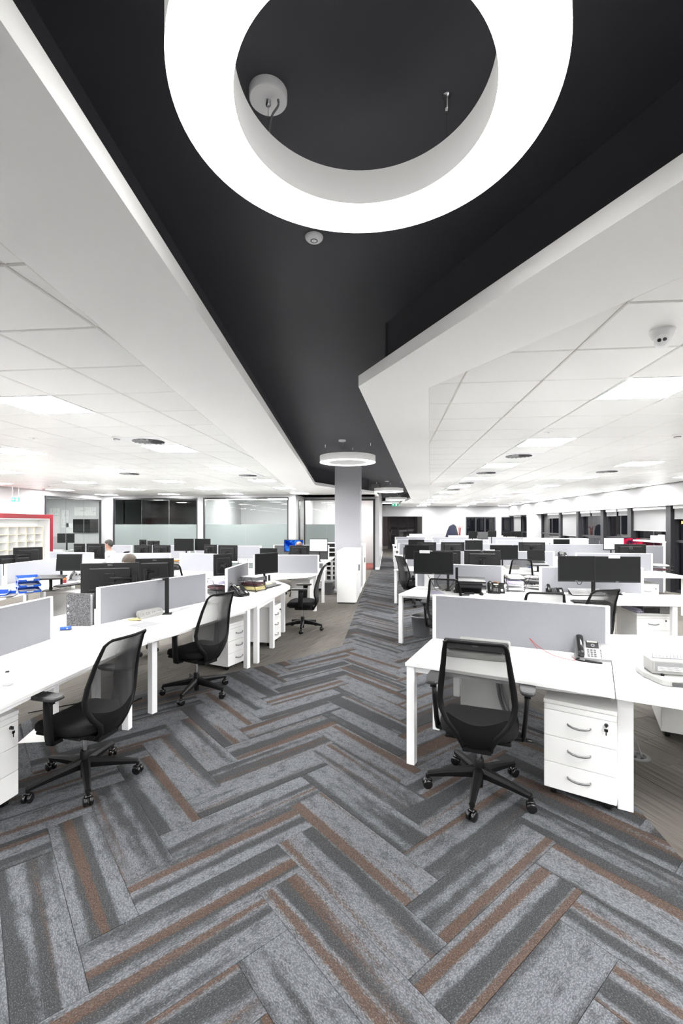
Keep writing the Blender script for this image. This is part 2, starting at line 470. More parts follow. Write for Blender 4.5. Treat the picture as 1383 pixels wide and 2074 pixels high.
def ch_leg(mb):
    P = [(.0,.0,.128),(.06,0,.126),(.20,0,.112),(.335,0,.093)]
    W_ = [.034,.031,.025,.018]; Hh = [.034,.030,.022,.015]
    vs = []
    for (x,y,z), w, h in zip(P, W_, Hh):
        vs += [(x,-w*.75,z-h),(x,w*.75,z-h),(x,w,z+h*.3),(x,w*.55,z+h),(x,-w*.55,z+h),(x,-w,z+h*.3)]
    fs = [(i*6+j, i*6+(j+1)%6, (i+1)*6+(j+1)%6, (i+1)*6+j) for i in range(3) for j in range(6)]
    fs += [(5,4,3,2,1,0), tuple(18+j for j in range(6))]
    mb.add(vs, [f[::-1] for f in fs])
    mb.lathe([(.010,.05),(.012,.09)], 8, TR(.335,0,0))
def ch_caster(mb):
    for s in (-1, 1):
        mb.lathe([(.006,0),(.026,0),(.030,.006),(.030,.018),(.024,.022),(.006,.022)], 14, TR(0, s*.006 if s > 0 else -.006, .030) @ Matrix.Rotation(R(-90*s), 4, 'X'))
    mb.tube([(-.028,0,.05),(-.01,0,.063),(.014,0,.06)], .020, .006, 6)
def ch_arm(side):
    def f(mb):
        x = .262*side
        mb.cbox(min(x*.75,x*1.04), max(x*.75,x*1.04), -.03, .035, .372, .398, .005)
        mb.tube([(x*1.02,.0,.38),(x*1.06,.0,.45),(x*1.10,-.005,.58),(x*1.12,-.01,.685)], .016, .040, 6, up=(0,1,0))
        mb.tube([(x*1.12,-.045,.655),(x*1.12,-.03,.69),(x*1.12,.0,.692)], .022, .012, 6)
    return f
def ch_pad(mb):
    n = 20; vs = []
    for z, k in ((.690,.9),(.698,1),(.708,1),(.715,.93)):
        for i in range(n):
            a = 2*math.pi*i/n; c, s_ = math.cos(a), math.sin(a)
            vs.append((.050*k*math.copysign(abs(c)**.55, c), .138*k*math.copysign(abs(s_)**.6, s_)+.02, z))
    fs = [(k*n+i, k*n+(i+1)%n, (k+1)*n+(i+1)%n, (k+1)*n+i) for k in range(3) for i in range(n)]
    fs += [tuple(range(n-1,-1,-1)), tuple(3*n+i for i in range(n))]
    mb.add(vs, fs)
def ch_lever(mb):
    mb.tube([(.10,.05,.36),(.22,.06,.355),(.27,.06,.352)], .008, .006, 6); mb.tube([(.27,.06,.352),(.33,.06,.350)], .017, .010, 8)
def office_chair(label, loc, yaw, star=0., far=False):
    t = thing('office_chair', label, 'chair', (loc[0], loc[1], .0), R(yaw))
    part('seat', 'ch_seat', ch_seat, SEATF, t); part('seat_pan', 'ch_pan', ch_pan, BLACK, t)
    part('back_frame', 'ch_frame', ch_frame, BLACK, t); part('lumbar_shell', 'ch_shell', ch_shell, BLACK, t)
    part('back_mesh', 'ch_mesh', ch_mesh, MESH, t)
    part('gas_lift', 'ch_lift', ch_lift, CHROME, t, label='chrome gas lift column'); part('lift_sleeve', 'ch_sleeve', ch_sleeve, BLACK, t)
    for s in (-1, 1):
        a = part('armrest', 'ch_arm%d' % s, ch_arm(s), BLACK, t)
        part('arm_pad', 'ch_pad', ch_pad, ARMG, a, (s*.295, 0, 0), label='charcoal arm pad')
    part('tilt_lever', 'ch_lever', ch_lever, BLACKG, t)
    for k in range(5):
        a = R(star-yaw+72*k)
        g = part('base_leg', 'ch_leg', ch_leg, BLACK, t, rz=a)
        part('caster', 'ch_caster', ch_caster, BLACKG, g, (.335, 0, 0), rz=R((k*53+20) % 90-45))
    return t

# ---------------------------------------------------------------- desks
DT = .742
def desk(label, poly, legs, legrz=0., rails=(), ports=(), group=None, legw=.03):
    o = poly[0]; t = thing('office_desk', label, 'desk', (o[0], o[1], 0), 0, group)
    L = [(p[0]-o[0], p[1]-o[1]) for p in poly]
    d = uniq('desktop', MB().prism(L, DT-.025, DT), WHITE, t)
    b = d.modifiers.new('edge', 'BEVEL'); b.width = .003; b.segments = 1; b.limit_method = 'ANGLE'
    for x, y in legs:
        part('leg', 'desk_leg%.3f' % legw, lambda mb: mb.cbox(-legw,legw,-.03,.03,0,DT-.025,.003), WHITEM, t, (x-o[0], y-o[1], 0), R(legrz))
    for (x0, y0), (x1, y1) in rails:
        dx, dy = x1-x0, y1-y0; n = math.hypot(dx, dy)
        uniq('frame_rail', MB().box(0, n, -.02, .02, DT-.07, DT-.0255), WHITEM, t, (x0-o[0], y0-o[1], 0), math.atan2(dy, dx))
    for x, y in ports:
        part('cable_port', 'port', lambda mb: mb.lathe([(.030,.0),(.030,.003),(.022,.004)], 16), LGREY, t, (x-o[0], y-o[1], DT))
    return t
def desk_screen(label, a, b, z0=DT+.008, z1=1.12, pole=None):
    dx, dy = b[0]-a[0], b[1]-a[1]; n = math.hypot(dx, dy)
    t = thing('desk_screen', label, 'screen', (a[0], a[1], DT), math.atan2(dy, dx))
    k = 'ds%.2f_%.2f' % (n, z1)
    h0, h1 = z0-DT, z1-DT
    part('fabric_panel', k+'f', lambda mb: mb.cbox(.03, n-.03, -.014, .014, h0+.004, h1-.006, .003), FABRIC, t)
    part('end_post', k+'e', lambda mb: mb.cbox(0, .031, -.0155, .0155, h0, h1, .003), TRIMW, t, label='white end post')
    part('end_post', k+'e', lambda mb: 0, TRIMW, t, (n-.031, 0, 0), label='white end post')
    part('top_trim', k+'t', lambda mb: mb.box(.031, n-.031, -.015, .015, h1-.006, h1), TRIMW, t)
    for x in (.22, n-.22):
        part('bracket', 'ds_br', lambda mb: mb.box(-.02,.02,-.012,.012,0,.014), TRIMW, t, (x,0,0))
    return t

# ---------------------------------------------------------------- drawer pedestal (front faces -y, width x)
PW, PD, PH = .405, .56, .585
def drawer_pedestal(label, loc, rz, lock=True, keys=False, h=PH, n=3):
    t = thing('drawer_pedestal', label, 'drawers', (loc[0], loc[1], 0), R(rz))
    k = 'ped%.3f' % h
    part('carcass', k, lambda mb: mb.cbox(-PW/2, PW/2, .019, PD, .055, h-.026, .002), WHITE, t)
    part('top_board', k+'t', lambda mb: mb.cbox(-PW/2-.002, PW/2+.002, -.001, PD+.002, h-.025, h, .002), WHITE, t)
    part('front_rail', k+'r', lambda mb: mb.cbox(-PW/2+.001, PW/2-.001, .001, .018, h-.062, h-.028, .001), WHITE, t)
    z1 = h-.064; dh = (z1-.057)/n
    for i in range(n):
        d = part('drawer', k+'d%d' % n, lambda mb: mb.cbox(-PW/2+.001, PW/2-.001, 0, .018, .0015, dh-.0015, .002), WHITE, t, (0,0,z1-dh*(i+1)))
        part('handle', 'ped_handle', lambda mb: mb.tube([(-.064,0,.004),(-.060,-.012,.002),(-.035,-.021,-.004),(0,-.025,-.007),(.035,-.021,-.004),(.060,-.012,.002),(.064,0,.004)], .004, .0065, 8), HANDLE, d, (0,0,dh*.55), label='curved brushed metal handle')
    if lock:
        l = part('lock', 'ped_lock', lambda mb: mb.lathe([(.011,0),(.011,.004),(.008,.006)], 12, Matrix.Rotation(R(90), 4, 'X')), STEEL, t, (PW/2-.055, 0, h-.090))
        if keys:
            part('key', 'ped_key', lambda mb: mb.cbox(-.003,.003,-.022,0,-.010,.010,.001).cbox(-.010,.010,-.024,-.020,-.034,-.016,.002).box(-.003,.003,-.023,-.021,-.055,-.034), BLACKG, l)
    for sx in (-1, 1):
        for y in (.06, PD-.06):
            part('caster', 'ped_caster', lambda mb: mb.lathe([(.004,-.017),(.022,-.017),(.026,-.012),(.026,.012),(.022,.017),(.004,.017)], 14, TR(0,0,.026) @ Matrix.Rotation(R(90), 4, 'Y')).box(-.022,.022,-.02,.02,.048,.056), BLACK, t, (sx*(PW/2-.05), y, 0))
    return t

# ---------------------------------------------------------------- monitor (display faces -y; origin on the desk below the display)
def monitor(label, loc, rz, w=.52, h=.31, zc=1.0, base=DT, tilt=0., lit=None, logo=None, tagtxt=False, stand='arm', armdy=.13, poledx=0., name='monitor', backlogo=None, dark=None):
    t = thing(name, label, 'monitor', (loc[0], loc[1], base), R(rz))
    H_ = zc-base; k = 'mon%.2f_%.2f' % (w, h)
    rot = (R(tilt), 0, 0)
    body = part('shell', k, lambda mb: mb.cbox(-w/2, w/2, -.010, .012, -h/2, h/2, .004).cbox(-w*.36, w*.36, .012, .034, -h*.40, h*.34, .008), MBACK, t, (0,0,H_), rot=rot)
    part('display', k+'d', lambda mb: mb.box(-w/2+.013, w/2-.013, -.0112, -.0098, -h/2+.024, h/2-.013), lit or dark or SCREEN, body)
    part('vent_ridge', k+'r', lambda mb: mb.cbox(-w*.33, w*.33, .034, .040, h*.30, h*.325, .002), GREYD, body)
    if logo: text('logo', logo, .018, body, (0,-.0105,-h/2+.011), (R(90),0,0), LGREY)
    if backlogo == 'ring':
        part('round_logo', 'rlogo', lambda mb: mb.lathe([(.030,0),(.034,0),(.034,.002),(.030,.002),(.030,0)], 20, Matrix.Rotation(R(-90), 4, 'X'), close=False), LGREY, body, (0,.0345,h*.24))
        text('logo_lettering', 'DELL', .022, body, (0,.0360,h*.24), (R(90),0,R(180)), LGREY)
    elif backlogo: text('logo', backlogo, .022, body, (0,.0130,h*.43), (R(90),0,R(180)), LGREY)
    if tagtxt:
        c = part('name_card', 'name_card', lambda mb: mb.box(-.075,.075,-.014,-.0125,-.022,.022), PAPER, body, (-w*.22+(.09 if tagtxt == 2 else 0),0,h/2-.004), label='white name card on the top edge')
    if stand == 'arm':
        part('arm', 'marm%.2f%.2f' % (armdy, poledx), lambda mb: mb.cbox(-.05,.05,.030,.046,-.05,.05,.004).tube([(0,.04,0),(poledx*.5+.05,armdy*.55,-.004),(poledx,armdy,-.012)], .016, .016, 8).cyl(.026,-.045,.02,12,None,poledx,armdy), BLACK, t, (0,0,H_))
        part('pole', 'mpole%.2f%.2f%.2f' % (H_,armdy,poledx), lambda mb: mb.cyl(.0185, .012, H_+.03, 12, None, poledx, armdy).cbox(poledx-.04,poledx+.04,armdy-.045,armdy+.045,0,.014,.003), BLACK, t)
    elif stand == 'foot':
        part('stand', 'mfoot%.2f' % H_, lambda mb: mb.cbox(-.11,.11,-.06,.11,0,.014,.006).tube([(0,.06,.01),(0,.055,H_*.6),(0,.03,H_)], .035, .012, 8, up=(0,1,0)), BLACK, t)
    return t

# ---------------------------------------------------------------- desk phone (front faces -y)
def desk_phone(label, loc, rz, face=BLACK, base=DT, lcd=LCD, light=False):
    """sloped desk telephone: cradle and handset at the left, screen and keys on the slope"""
    t = thing('desk_phone', label, 'telephone', (loc[0], loc[1], base), R(rz))
    A = 36.0; ca, sa = math.cos(R(A)), math.sin(R(A)); S = .20
    def wedge(mb):
        y0, z0 = -.085, .018; y1, z1 = y0+S*ca, z0+S*sa
        a = [(-.105,y0,0),(.125,y0,0),(.125,y1+.03,0),(-.105,y1+.03,0),(-.105,y0,z0),(.125,y0,z0),(.125,y1,z1),(-.105,y1,z1)]
        mb.add(a, [(3,2,1,0),(4,5,6,7),(0,1,5,4),(1,2,6,5),(2,3,7,6),(3,0,4,7)])
    b = part('body', 'ph_body', wedge, face, t)
    M = (R(A), 0, 0)
    F = lambda x, s, n=0.: (x, -.085+s*ca-n*sa, .018+s*sa+n*ca)       # a point on the slope
    part('handset', 'ph_hs', lambda mb: mb.tube([(0,.005,.004),(0,.006,.022),(0,.025,.034),(0,.09,.040),(0,.155,.036),(0,.182,.026),(0,.184,.006)], .023, .013, 10), BLACKG, t, F(-.072, .005), rot=M, label='glossy black handset')
    part('screen_bezel', 'ph_bez', lambda mb: mb.cbox(-.034,.050,-.048,.040,0,.004,.002), BLACK, t, F(.004, .145), rot=M)
    part('display', 'ph_lcd', lambda mb: mb.box(-.026,.042,.002,.026,.004,.005), lcd, t, F(.004, .145), rot=M)
    part('dial_ring', 'ph_dial', lambda mb: mb.lathe([(.007,0),(.007,.006),(.014,.006),(.014,0)], 16, None, False), LGREY, t, F(.014, .117, .003), rot=M)
    for i in range(3):
        for j in range(4):
            part('key_button', 'ph_key%d' % light, lambda mb: mb.box(-.0075,.0075,-.005,.005,0,.004), (GREYD if light else GREYP), t, F(-.020+.022*i, .078-.019*j), rot=M)
    part('label_strip', 'ph_lab%d' % light, lambda mb: mb.box(-.026,.026,-.09,.075,0,.0015), face if light else BLACK, t, F(.094, .105), rot=M)
    if light:
        for j in range(6): part('line_button', 'ph_lb', lambda mb: mb.box(-.004,.004,-.003,.003,0,.003), GREYD, t, F(.062, .012+.014*j), rot=M)
    else: part('paper_label', 'ph_pl', lambda mb: mb.box(-.014,.014,-.022,.022,0,.002), PAPER, t, F(.088, .04, .0015), rot=M)
    part('cord', 'ph_cord', lambda mb: mb.tube(smoothpath([(-.085,-.088,.012),(-.11,-.11,.006),(-.07,-.135,.006),(.0,-.145,.006),(.045,-.15,.006),(.052,-.138,.006),(.01,-.13,.006),(-.05,-.112,.006)]), .006, .006, 6), BLACK, t)
    return t

def pile(label, loc, rz, w=.21, d=.297, h=.03, m=PAPER, name='paper_pile', cat='paper', n=4, seed=1, group=None):
    rnd = random.Random(seed); mb = MB(); z = 0
    for i in range(n):
        a = rnd.uniform(-.07,.07); dx, dy = rnd.uniform(-.008,.008), rnd.uniform(-.008,.008)
        mb.box(-w/2,w/2,-d/2,d/2,z,z+h/n*.97, TR(dx,dy,0) @ rot2(a)); z += h/n
    return tag(uniq(name, mb, m, None, loc, R(rz)), label, cat, group)
def paper_sheet(label, loc, rz, w=.21, d=.297, m=PAPER, h=.0025, name='paper_sheet', cat='paper', tilt=0.):
    o = uniq(name, MB().box(-w/2,w/2,-d/2,d/2,0,h), m, None, loc, R(rz)); o.rotation_euler = (R(tilt),0,R(rz))
    return tag(o, label, cat)
def letter_tray(label, loc, rz, tiers=3, w=.26, d=.33, gap=.075, base=DT):
    """black wire letter tray, open front towards -y"""
    t = thing('letter_tray', label, 'letter tray', (loc[0], loc[1], base), R(rz))
    for i in range(tiers):
        z = .018+gap*i
        def f(mb):
            mb.tube([(-w/2,-d/2,0),(w/2,-d/2,0),(w/2,d/2,0),(-w/2,d/2,0)], .003, .003, 5, True)
            for q in range(1,7):
                x = -w/2+w*q/7; mb.tube([(x,-d/2,0),(x,d/2,0)], .0016, .0016, 4)
            mb.tube([(-w/2,d/2,.03),(w/2,d/2,.03)], .002, .002, 4)
        part('wire_shelf', 'lt_shelf%.2f' % w, f, BLACK, t, (0,0,z))
    hh = .018+gap*(tiers-1)+.05
    for sx in (-1,1):
        part('side_frame', 'lt_side%.2f%d' % (hh,sx), lambda mb: mb.tube([(sx*w/2,-d/2+.02,.003),(sx*w/2,-.05,hh),(sx*w/2,.05,hh),(sx*w/2,d/2-.02,.003)], .0035, .0035, 6).tube([(sx*w/2-.03,-d/2+.02,.003),(sx*w/2+.03,-d/2+.02,.003)], .0035, .0035, 6).tube([(sx*w/2-.03,d/2-.02,.003),(sx*w/2+.03,d/2-.02,.003)], .0035, .0035, 6), BLACK, t)
    return t
def tray_papers(where, loc, rz, tiers, mats, gap=.075, base=DT, seed=0, hmax=.04):
    names = ['bottom', 'middle', 'top'] if tiers == 3 else (['bottom', 'top'] if tiers == 2 else ['bottom','second','third','top'])
    for i in range(tiers):
        pile('papers on the %s tier of %s' % (names[i], where), (loc[0], loc[1], base+.0225+gap*i), rz+2*(i-1), .215, .295, hmax*(.7+.3*((i*7+seed) % 2)), mats[i % len(mats)], seed=seed*9+i, n=5)
def cable(label, pts, r=.003, m=BLACK, name='cable'):
    o = uniq(name, MB().tube(smoothpath(pts), r, r, 6), m)
    return tag(o, label, 'cable')
def smoothpath(p, k=5):
    P = [Vector(q) for q in p]; out = []
    for i in range(len(P)-1):
        a, b, c, d = P[max(i-1,0)], P[i], P[i+1], P[min(i+2,len(P)-1)]
        for j in range(k):
            t = j/k; out.append(.5*((2*b)+(c-a)*t+(2*a-5*b+4*c-d)*t*t+(3*b-a-3*c+d)*t**3))
    return out+[P[-1]]
def waste_bin(label, loc, r=.13, h=.30):
    t = thing('waste_bin', label, 'bin', (loc[0], loc[1], 0))
    part('tub', 'bin_tub', lambda mb: mb.lathe([(r*.80,0),(r*.82,.006),(r*.98,h-.02),(r,h-.02),(r*.97,h-.02),(r*.79,.012),(0,.012)], 28, close=False).lathe([(0,0),(r*.80,0)],28,close=False), GREYP, t)
    part('rim', 'bin_rim', lambda mb: mb.lathe([(r*.97,h-.022),(r*1.05,h-.022),(r*1.06,h-.008),(r*1.0,h),(r*.97,h-.004),(r*.97,h-.022)], 28, close=False), LGREY, t, label='pale grey rolled rim')
    return t
def keyboard(label, loc, rz, base=DT, w=.44):
    t = thing('keyboard', label, 'keyboard', (loc[0], loc[1], base), R(rz))
    part('case', 'kb%.2f' % w, lambda mb: mb.add([(-w/2,-.075,0),(w/2,-.075,0),(w/2,.075,0),(-w/2,.075,0),(-w/2,-.075,.012),(w/2,-.075,.012),(w/2,.075,.024),(-w/2,.075,.024)], [(3,2,1,0),(4,5,6,7),(0,1,5,4),(1,2,6,5),(2,3,7,6),(3,0,4,7)]), BLACK, t)
    def keys(mb):
        for r in range(5):
            for q in range(15):
                x = -w/2+.02+(w-.04)*(q+.5)/15; y = -.055+.026*r; mb.box(x-.010,x+.010,y-.010,y+.010,.014+.002*r,.021+.0022*r)
    o = part('keys', 'kbk%.2f' % w, keys, GREYD, t); o['kind'] = 'stuff'
    return t
def mouse(label, loc, rz, m=BLACK, base=DT):
    t = thing('computer_mouse', label, 'mouse', (loc[0], loc[1], base), R(rz))
    def f(mb):
        n=14; vs=[]
        for k,z in ((.9,0),(1,.008),(.92,.022),(.6,.032),(.15,.036)):
            for i in range(n):
                a=2*math.pi*i/n; vs.append((.031*k*math.cos(a), .055*k*math.sin(a), z))
        fs=[(k*n+i,k*n+(i+1)%n,(k+1)*n+(i+1)%n,(k+1)*n+i) for k in range(4) for i in range(n)]+[tuple(range(n-1,-1,-1)),tuple(4*n+i for i in range(n))]
        mb.add(vs,fs,None,True)
    part('body','mouse',f,m,t); part('wheel','mwheel',lambda mb: mb.box(-.003,.003,.018,.034,.026,.034),GREYD,t)
    return t

# ================================================================ THE SETTING
random.seed(7)
HC, HD = 2.77, 3.25        # tiled ceiling, dark coffer ceiling
S2 = math.sqrt(.5)

# ---------------------------------------------------------------- floor: herringbone carpet planks on a base, taupe planks either side
floor = struct('floor', MB().box(-16, 9, -12.5, 38, -.05, -.006), mat('carpet_base', (.07, .068, .065), .95))
floor['kind'] = 'structure'
LB = [(-7,-4.6), (3.9,-3.17), (5.09,-1.953), (5.46,-1.576), (5.855,-1.15), (6.50,-.65), (24.1,-.58)]      # left border u(v)
RB = [(-7,1.53), (4.2,1.53), (5.2,.98), (24.1,1.1)]                                      # right border u(v)
cuts = sorted({-1.0, 24.1} | {v for v, u in LB+RB if -1 < v < 24.1})
cells = []
for a, b in zip(cuts, cuts[1:]):
    cells.append([(interp(LB,a),a), (interp(RB,a),a), (interp(RB,b),b), (interp(LB,b),b)])
def clip_cell(poly, cell):
    for i in range(4):
        poly = clip(poly, cell[i], cell[(i+1) % 4])
        if len(poly) < 3: return []
    return poly
def lay(planks, m, limit, name='plank'):
    """planks: [(pieces, origin, direction, depth)] nearest ones single, the rest joined"""
    planks.sort(key=lambda p: p[3])
    rest = MB(); rest.uv = []
    for k, (polys, o, d, _) in enumerate(planks):
        mb = MB() if k < limit else rest
        if mb.uv is None: mb.uv = []
        ru, rv = random.uniform(0, 400), random.uniform(0, 400); dz = random.uniform(-.0012, 0)
        for p in polys:
            n0 = len(mb.v); mb.prism(p, -.010, dz)
            for q in mb.v[n0:]:
                x, y = q[0]-o[0], q[1]-o[1]; mb.uv.append((x*d[0]+y*d[1]+ru, -x*d[1]+y*d[0]+rv))
        if k < limit: put(name, mb.mesh(name, m), floor)
    if rest.v:
        o = put(name+'s_beyond', rest.mesh(name+'s_beyond', m), floor); o['kind'] = 'stuff'
PWID = .239; U0 = -1.104; V0 = 2.445-5*PWID*S2
def g2w(x, y): return (U0+(x-y)*PWID*S2, V0+(x+y)*PWID*S2)
herr = []
IN = .0012/PWID
for y in range(-24, 90):
    for mm in range(-9, 10):
        x0 = y+8*mm
        herr.append(([(x0+IN,y+IN),(x0+4-IN,y+IN),(x0+4-IN,y+1-IN),(x0+IN,y+1-IN)], (S2,S2)))
        c = y; y0 = c-7+8*mm
        herr.append(([(c+IN,y0+IN),(c+1-IN,y0+IN),(c+1-IN,y0+4-IN),(c+IN,y0+4-IN)], (-S2,S2)))
out = []
for g, d in herr:
    w = [g2w(*p) for p in g]; cu = sum(p[0] for p in w)/4; cv = sum(p[1] for p in w)/4
    if not (-6 < cu < 3 and -1.5 < cv < 25): continue
    pc = [q for q in (clip_cell(w, c) for c in cells) if len(q) > 2 and area(q) > 2e-4]
    if not pc: continue
    vis = cv > .9 and abs(cu) < .80*cv+.9
    out.append((pc, w[0], d, math.hypot(cu, cv) if vis else 50+cv))
lay(out, CARPET, 285, 'carpet_plank')
def taupe_zone(ang, poly_cells, limit):
    d = (math.sin(R(ang)), math.cos(R(ang))); e = (d[1], -d[0]); res = []
    for i in range(-80, 80):
        for j in range(-40, 40):
            a0 = j*1.0+(i % 3)*.34; b0 = i*.25
            q = [(a*d[0]+b*e[0], a*d[1]+b*e[1]) for a, b in ((a0+.001,b0+.001),(a0+.999,b0+.001),(a0+.999,b0+.249),(a0+.001,b0+.249))]
            if area(q) and sum(q[k-1][0]*q[k][1]-q[k][0]*q[k-1][1] for k in range(4)) < 0: q = q[::-1]
            pc = [r for r in (clip_cell(q, c) for c in poly_cells) if len(r) > 2 and area(r) > 2e-4]
            if pc:
                cu = sum(p[0] for p in q)/4; cv = sum(p[1] for p in q)/4
                vis = abs(cu) < .78*cv+.5
                res.append((pc, q[0], d, math.hypot(cu, cv) if vis else 60+cv))
    lay(res, TAUPE, limit, 'taupe_plank')
def side_cells(left):
    cs = []
    vs = sorted({1.0, 24.1} | {v for v, u in (LB if left else RB) if 1 < v < 24.1})
    for a, b in zip(vs, vs[1:]):
        if left: cs.append([(-11,a),(interp(LB,a),a),(interp(LB,b),b),(-11,b)])
        else: cs.append([(interp(RB,a),a),(7.6,a),(7.6,b),(interp(RB,b),b)])
    if left: cs.append([(-3.2,24.1),(2.3,24.1),(2.3,33),(-3.2,33)])
    return cs
taupe_zone(21, side_cells(True), 90)
taupe_zone(-25, side_cells(False), 60)

# ---------------------------------------------------------------- coffer, plaster margins, dark ceiling
COF = [(-.441,-2.5), (-1.905,11.95), (-1.498,13.056,2.77)[:2], (-0.450,15.526,2.77)[:2], (-.33,27.3), (.45,27.3), (.944,18.87), (-.216,3.396), (3.08,-2.5)]
def slab(name, poly, z0, z1, m): return struct(name, MB().prism(poly, z0, z1), m)
# left and right plaster soffits, 8 cm thick, with a lip round the coffer
trim_left = slab('trim_1', [COF[0], COF[1], COF[2], COF[3], (-.33,17.6), (-3.3,17.6), (-3.3,15.8), (-3.19,15.8), (-.891,-2.5)], HC, HC+.08, PLASTER)
trim_right = slab('trim_2', [(.45,27.3), COF[6], COF[7], COF[8], (4.0,-2.5), (.307,3.486), (2.49,27.5), (2.49,27.7), (.45,27.7)], HC, HC+.08, PLASTER)
ceil = struct('ceiling', MB().box(-4.5, 5, -2.6, 27.6, HD, HD+.1), DARKC)
# upstand set back from the lip
def offset(poly, d):
    n = len(poly); outp = []
    for i in range(n):
        p0, p1, p2 = Vector(poly[i-1]), Vector(poly[i]), Vector(poly[(i+1)%n])
        a, b = (p1-p0).normalized(), (p2-p1).normalized(); na, nb = Vector((a.y,-a.x)), Vector((b.y,-b.x))
        k = (na+nb); k = k/(1+na.dot(nb)); outp.append(tuple(p1+k*d))
    return outp
cw = COF if sum(COF[i-1][0]*COF[i][1]-COF[i][0]*COF[i-1][1] for i in range(len(COF))) > 0 else COF[::-1]
UP = offset(cw, .20)
for i in range(len(UP)):
    a, b = UP[i], UP[(i+1) % len(UP)]
    dx, dy = b[0]-a[0], b[1]-a[1]; n = math.hypot(dx, dy)
    struct('trim_%d' % (3+i), MB().box(-.02, n+.02, -.05, 0, HC+.08, HD, TR(a[0], a[1], 0) @ rot2(math.atan2(dy, dx))), DARKC)

# ---------------------------------------------------------------- tiled ceilings
T = .575
UL, VL = 1.10, 3.959
lights, vents = [], []
for k in range(-5, 11):
    v = 3.66+2.3*k
    for u in (1.9625, 4.2625, 6.5625): 
        if v < 27: lights.append((u, v, 'R'))
    for u in (-2.9425, -5.2425, -7.5425, -9.8425):
        if v < 15.3: lights.append((u, v, 'L'))
def tiles(name, ulo, uhi, vlo, vhi, half, holes, u_anchor, tag_):
    base = MB().prism(half([(ulo,vlo),(uhi,vlo),(uhi,vhi),(ulo,vhi)]), HC+.012, HC+.06)
    c = struct(name, base, TGROOVE)
    items = []
    i0 = math.floor((ulo-u_anchor)/T); i1 = math.ceil((uhi-u_anchor)/T); j0 = math.floor((vlo-VL)/T); j1 = math.ceil((vhi-VL)/T)
    for i in range(i0, i1):
        for j in range(j0, j1):
            u, v = u_anchor+i*T, VL+j*T
            cu, cv = u+T/2, v+T/2
            if any(abs(cu-h[0]) < .2 and abs(cv-h[1]) < .2 for h in holes): continue
            g = .0055
            q = [(max(u+g,ulo),max(v+g,vlo)),(min(u+T-g,uhi),max(v+g,vlo)),(min(u+T-g,uhi),min(v+T-g,vhi)),(max(u+g,ulo),min(v+T-g,vhi))]
            if q[1][0]-q[0][0] < .02 or q[2][1]-q[1][1] < .02: continue
            w = half(q)
            if len(w) < 3 or area(w) < 1e-3: continue
            vis = cv > .6 and abs(cu) < .9*cv+.8
            items.append((w, cu, cv, math.hypot(cu, cv) if vis else 60+abs(cv)))
    items.sort(key=lambda t: t[3]); rest = MB()
    for k, (w, cu, cv, d) in enumerate(items):
        mb = MB() if k < 285 else rest
        n = len(w); e = .006
        mx, my = sum(p[0] for p in w)/n, sum(p[1] for p in w)/n
        sh = [(p[0]-e*(1 if p[0] > mx else -1), p[1]-e*(1 if p[1] > my else -1)) for p in w]
        if sum(w[a-1][0]*w[a][1]-w[a][0]*w[a-1][1] for a in range(n)) < 0: w = w[::-1]; sh = sh[::-1]
        vs = [(p[0],p[1],HC) for p in sh]+[(p[0],p[1],HC+.005) for p in w]+[(p[0],p[1],HC+.0115) for p in w]
        fs = [tuple(range(n-1,-1,-1))]+[(a,(a+1)%n,(a+1)%n+n,a+n) for a in range(n)]+[(a+n,(a+1)%n+n,(a+1)%n+2*n,a+2*n) for a in range(n)]
        mb.add(vs, fs)
        if k < 285: put('ceiling_tile', mb.mesh('ceiling_tile', TILE), c)
    if rest.v:
        o = put('ceiling_tiles_beyond', rest.mesh('ceiling_tiles_beyond', TILE), c); o['kind'] = 'stuff'
    return c
VENTS_R = [(1.9625, 7.11), (1.9625, 9.41), (1.9625, 11.71), (4.2625, 9.41), (1.9625, 14.0)]
VENTS_L = [(-2.9425, 5.385), (-5.2425, 8.835), (-2.9425, 9.41), (-5.2425, 5.385)]
halfL = lambda p: clip(p, (-.891,-2.5), (-3.19,15.8))
halfR = lambda p: clip(clip(p, (2.49,27.5), (.307,3.486)), (.307,3.486), (4.0,-2.5))
tiles('ceiling_left', -10.45, -.9, -2.5, 15.8, halfL, [l for l in lights if l[2] == 'L']+VENTS_L, -1.505, 'L')
tiles('ceiling_right', .2, 7.05, -2.5, 27.6, halfR, [l for l in lights if l[2] == 'R']+VENTS_R, UL, 'R')
struct('ceiling_rear', MB().box(-10.45, 7.6, -12.2, -2.5, HC+.002, HC+.1), PLASTER)

ORD = ['first','second','third','fourth','fifth','sixth','seventh','eighth','ninth','tenth','eleventh','twelfth','thirteenth']
ROWN = {1.9625: 'row beside the dark coffer on the window side', 4.2625: 'row midway to the windows', 6.5625: 'row along the window bulkhead',
        -2.9425: 'row beside the dark coffer on the meeting room side', -5.2425: 'second row in from the coffer on that side', -7.5425: 'third row in from the coffer on that side', -9.8425: 'row nearest the pigeonholes'}
SHORT = {1.9625: 'coffer-side row over the window desks', 4.2625: 'middle row over the window desks', 6.5625: 'row hugging the window bulkhead',
         -2.9425: 'coffer-side row towards the meeting rooms', -5.2425: 'second row towards the pigeonholes', -7.5425: 'third row towards the pigeonholes', -9.8425: 'row nearest the pigeonholes'}
def panel_frame(mb):
    for a in range(4):
        mb.box(-T/2+.004, T/2-.004, -T/2+.004, -T/2+.020, -.004, .0115, rot2(a*math.pi/2))
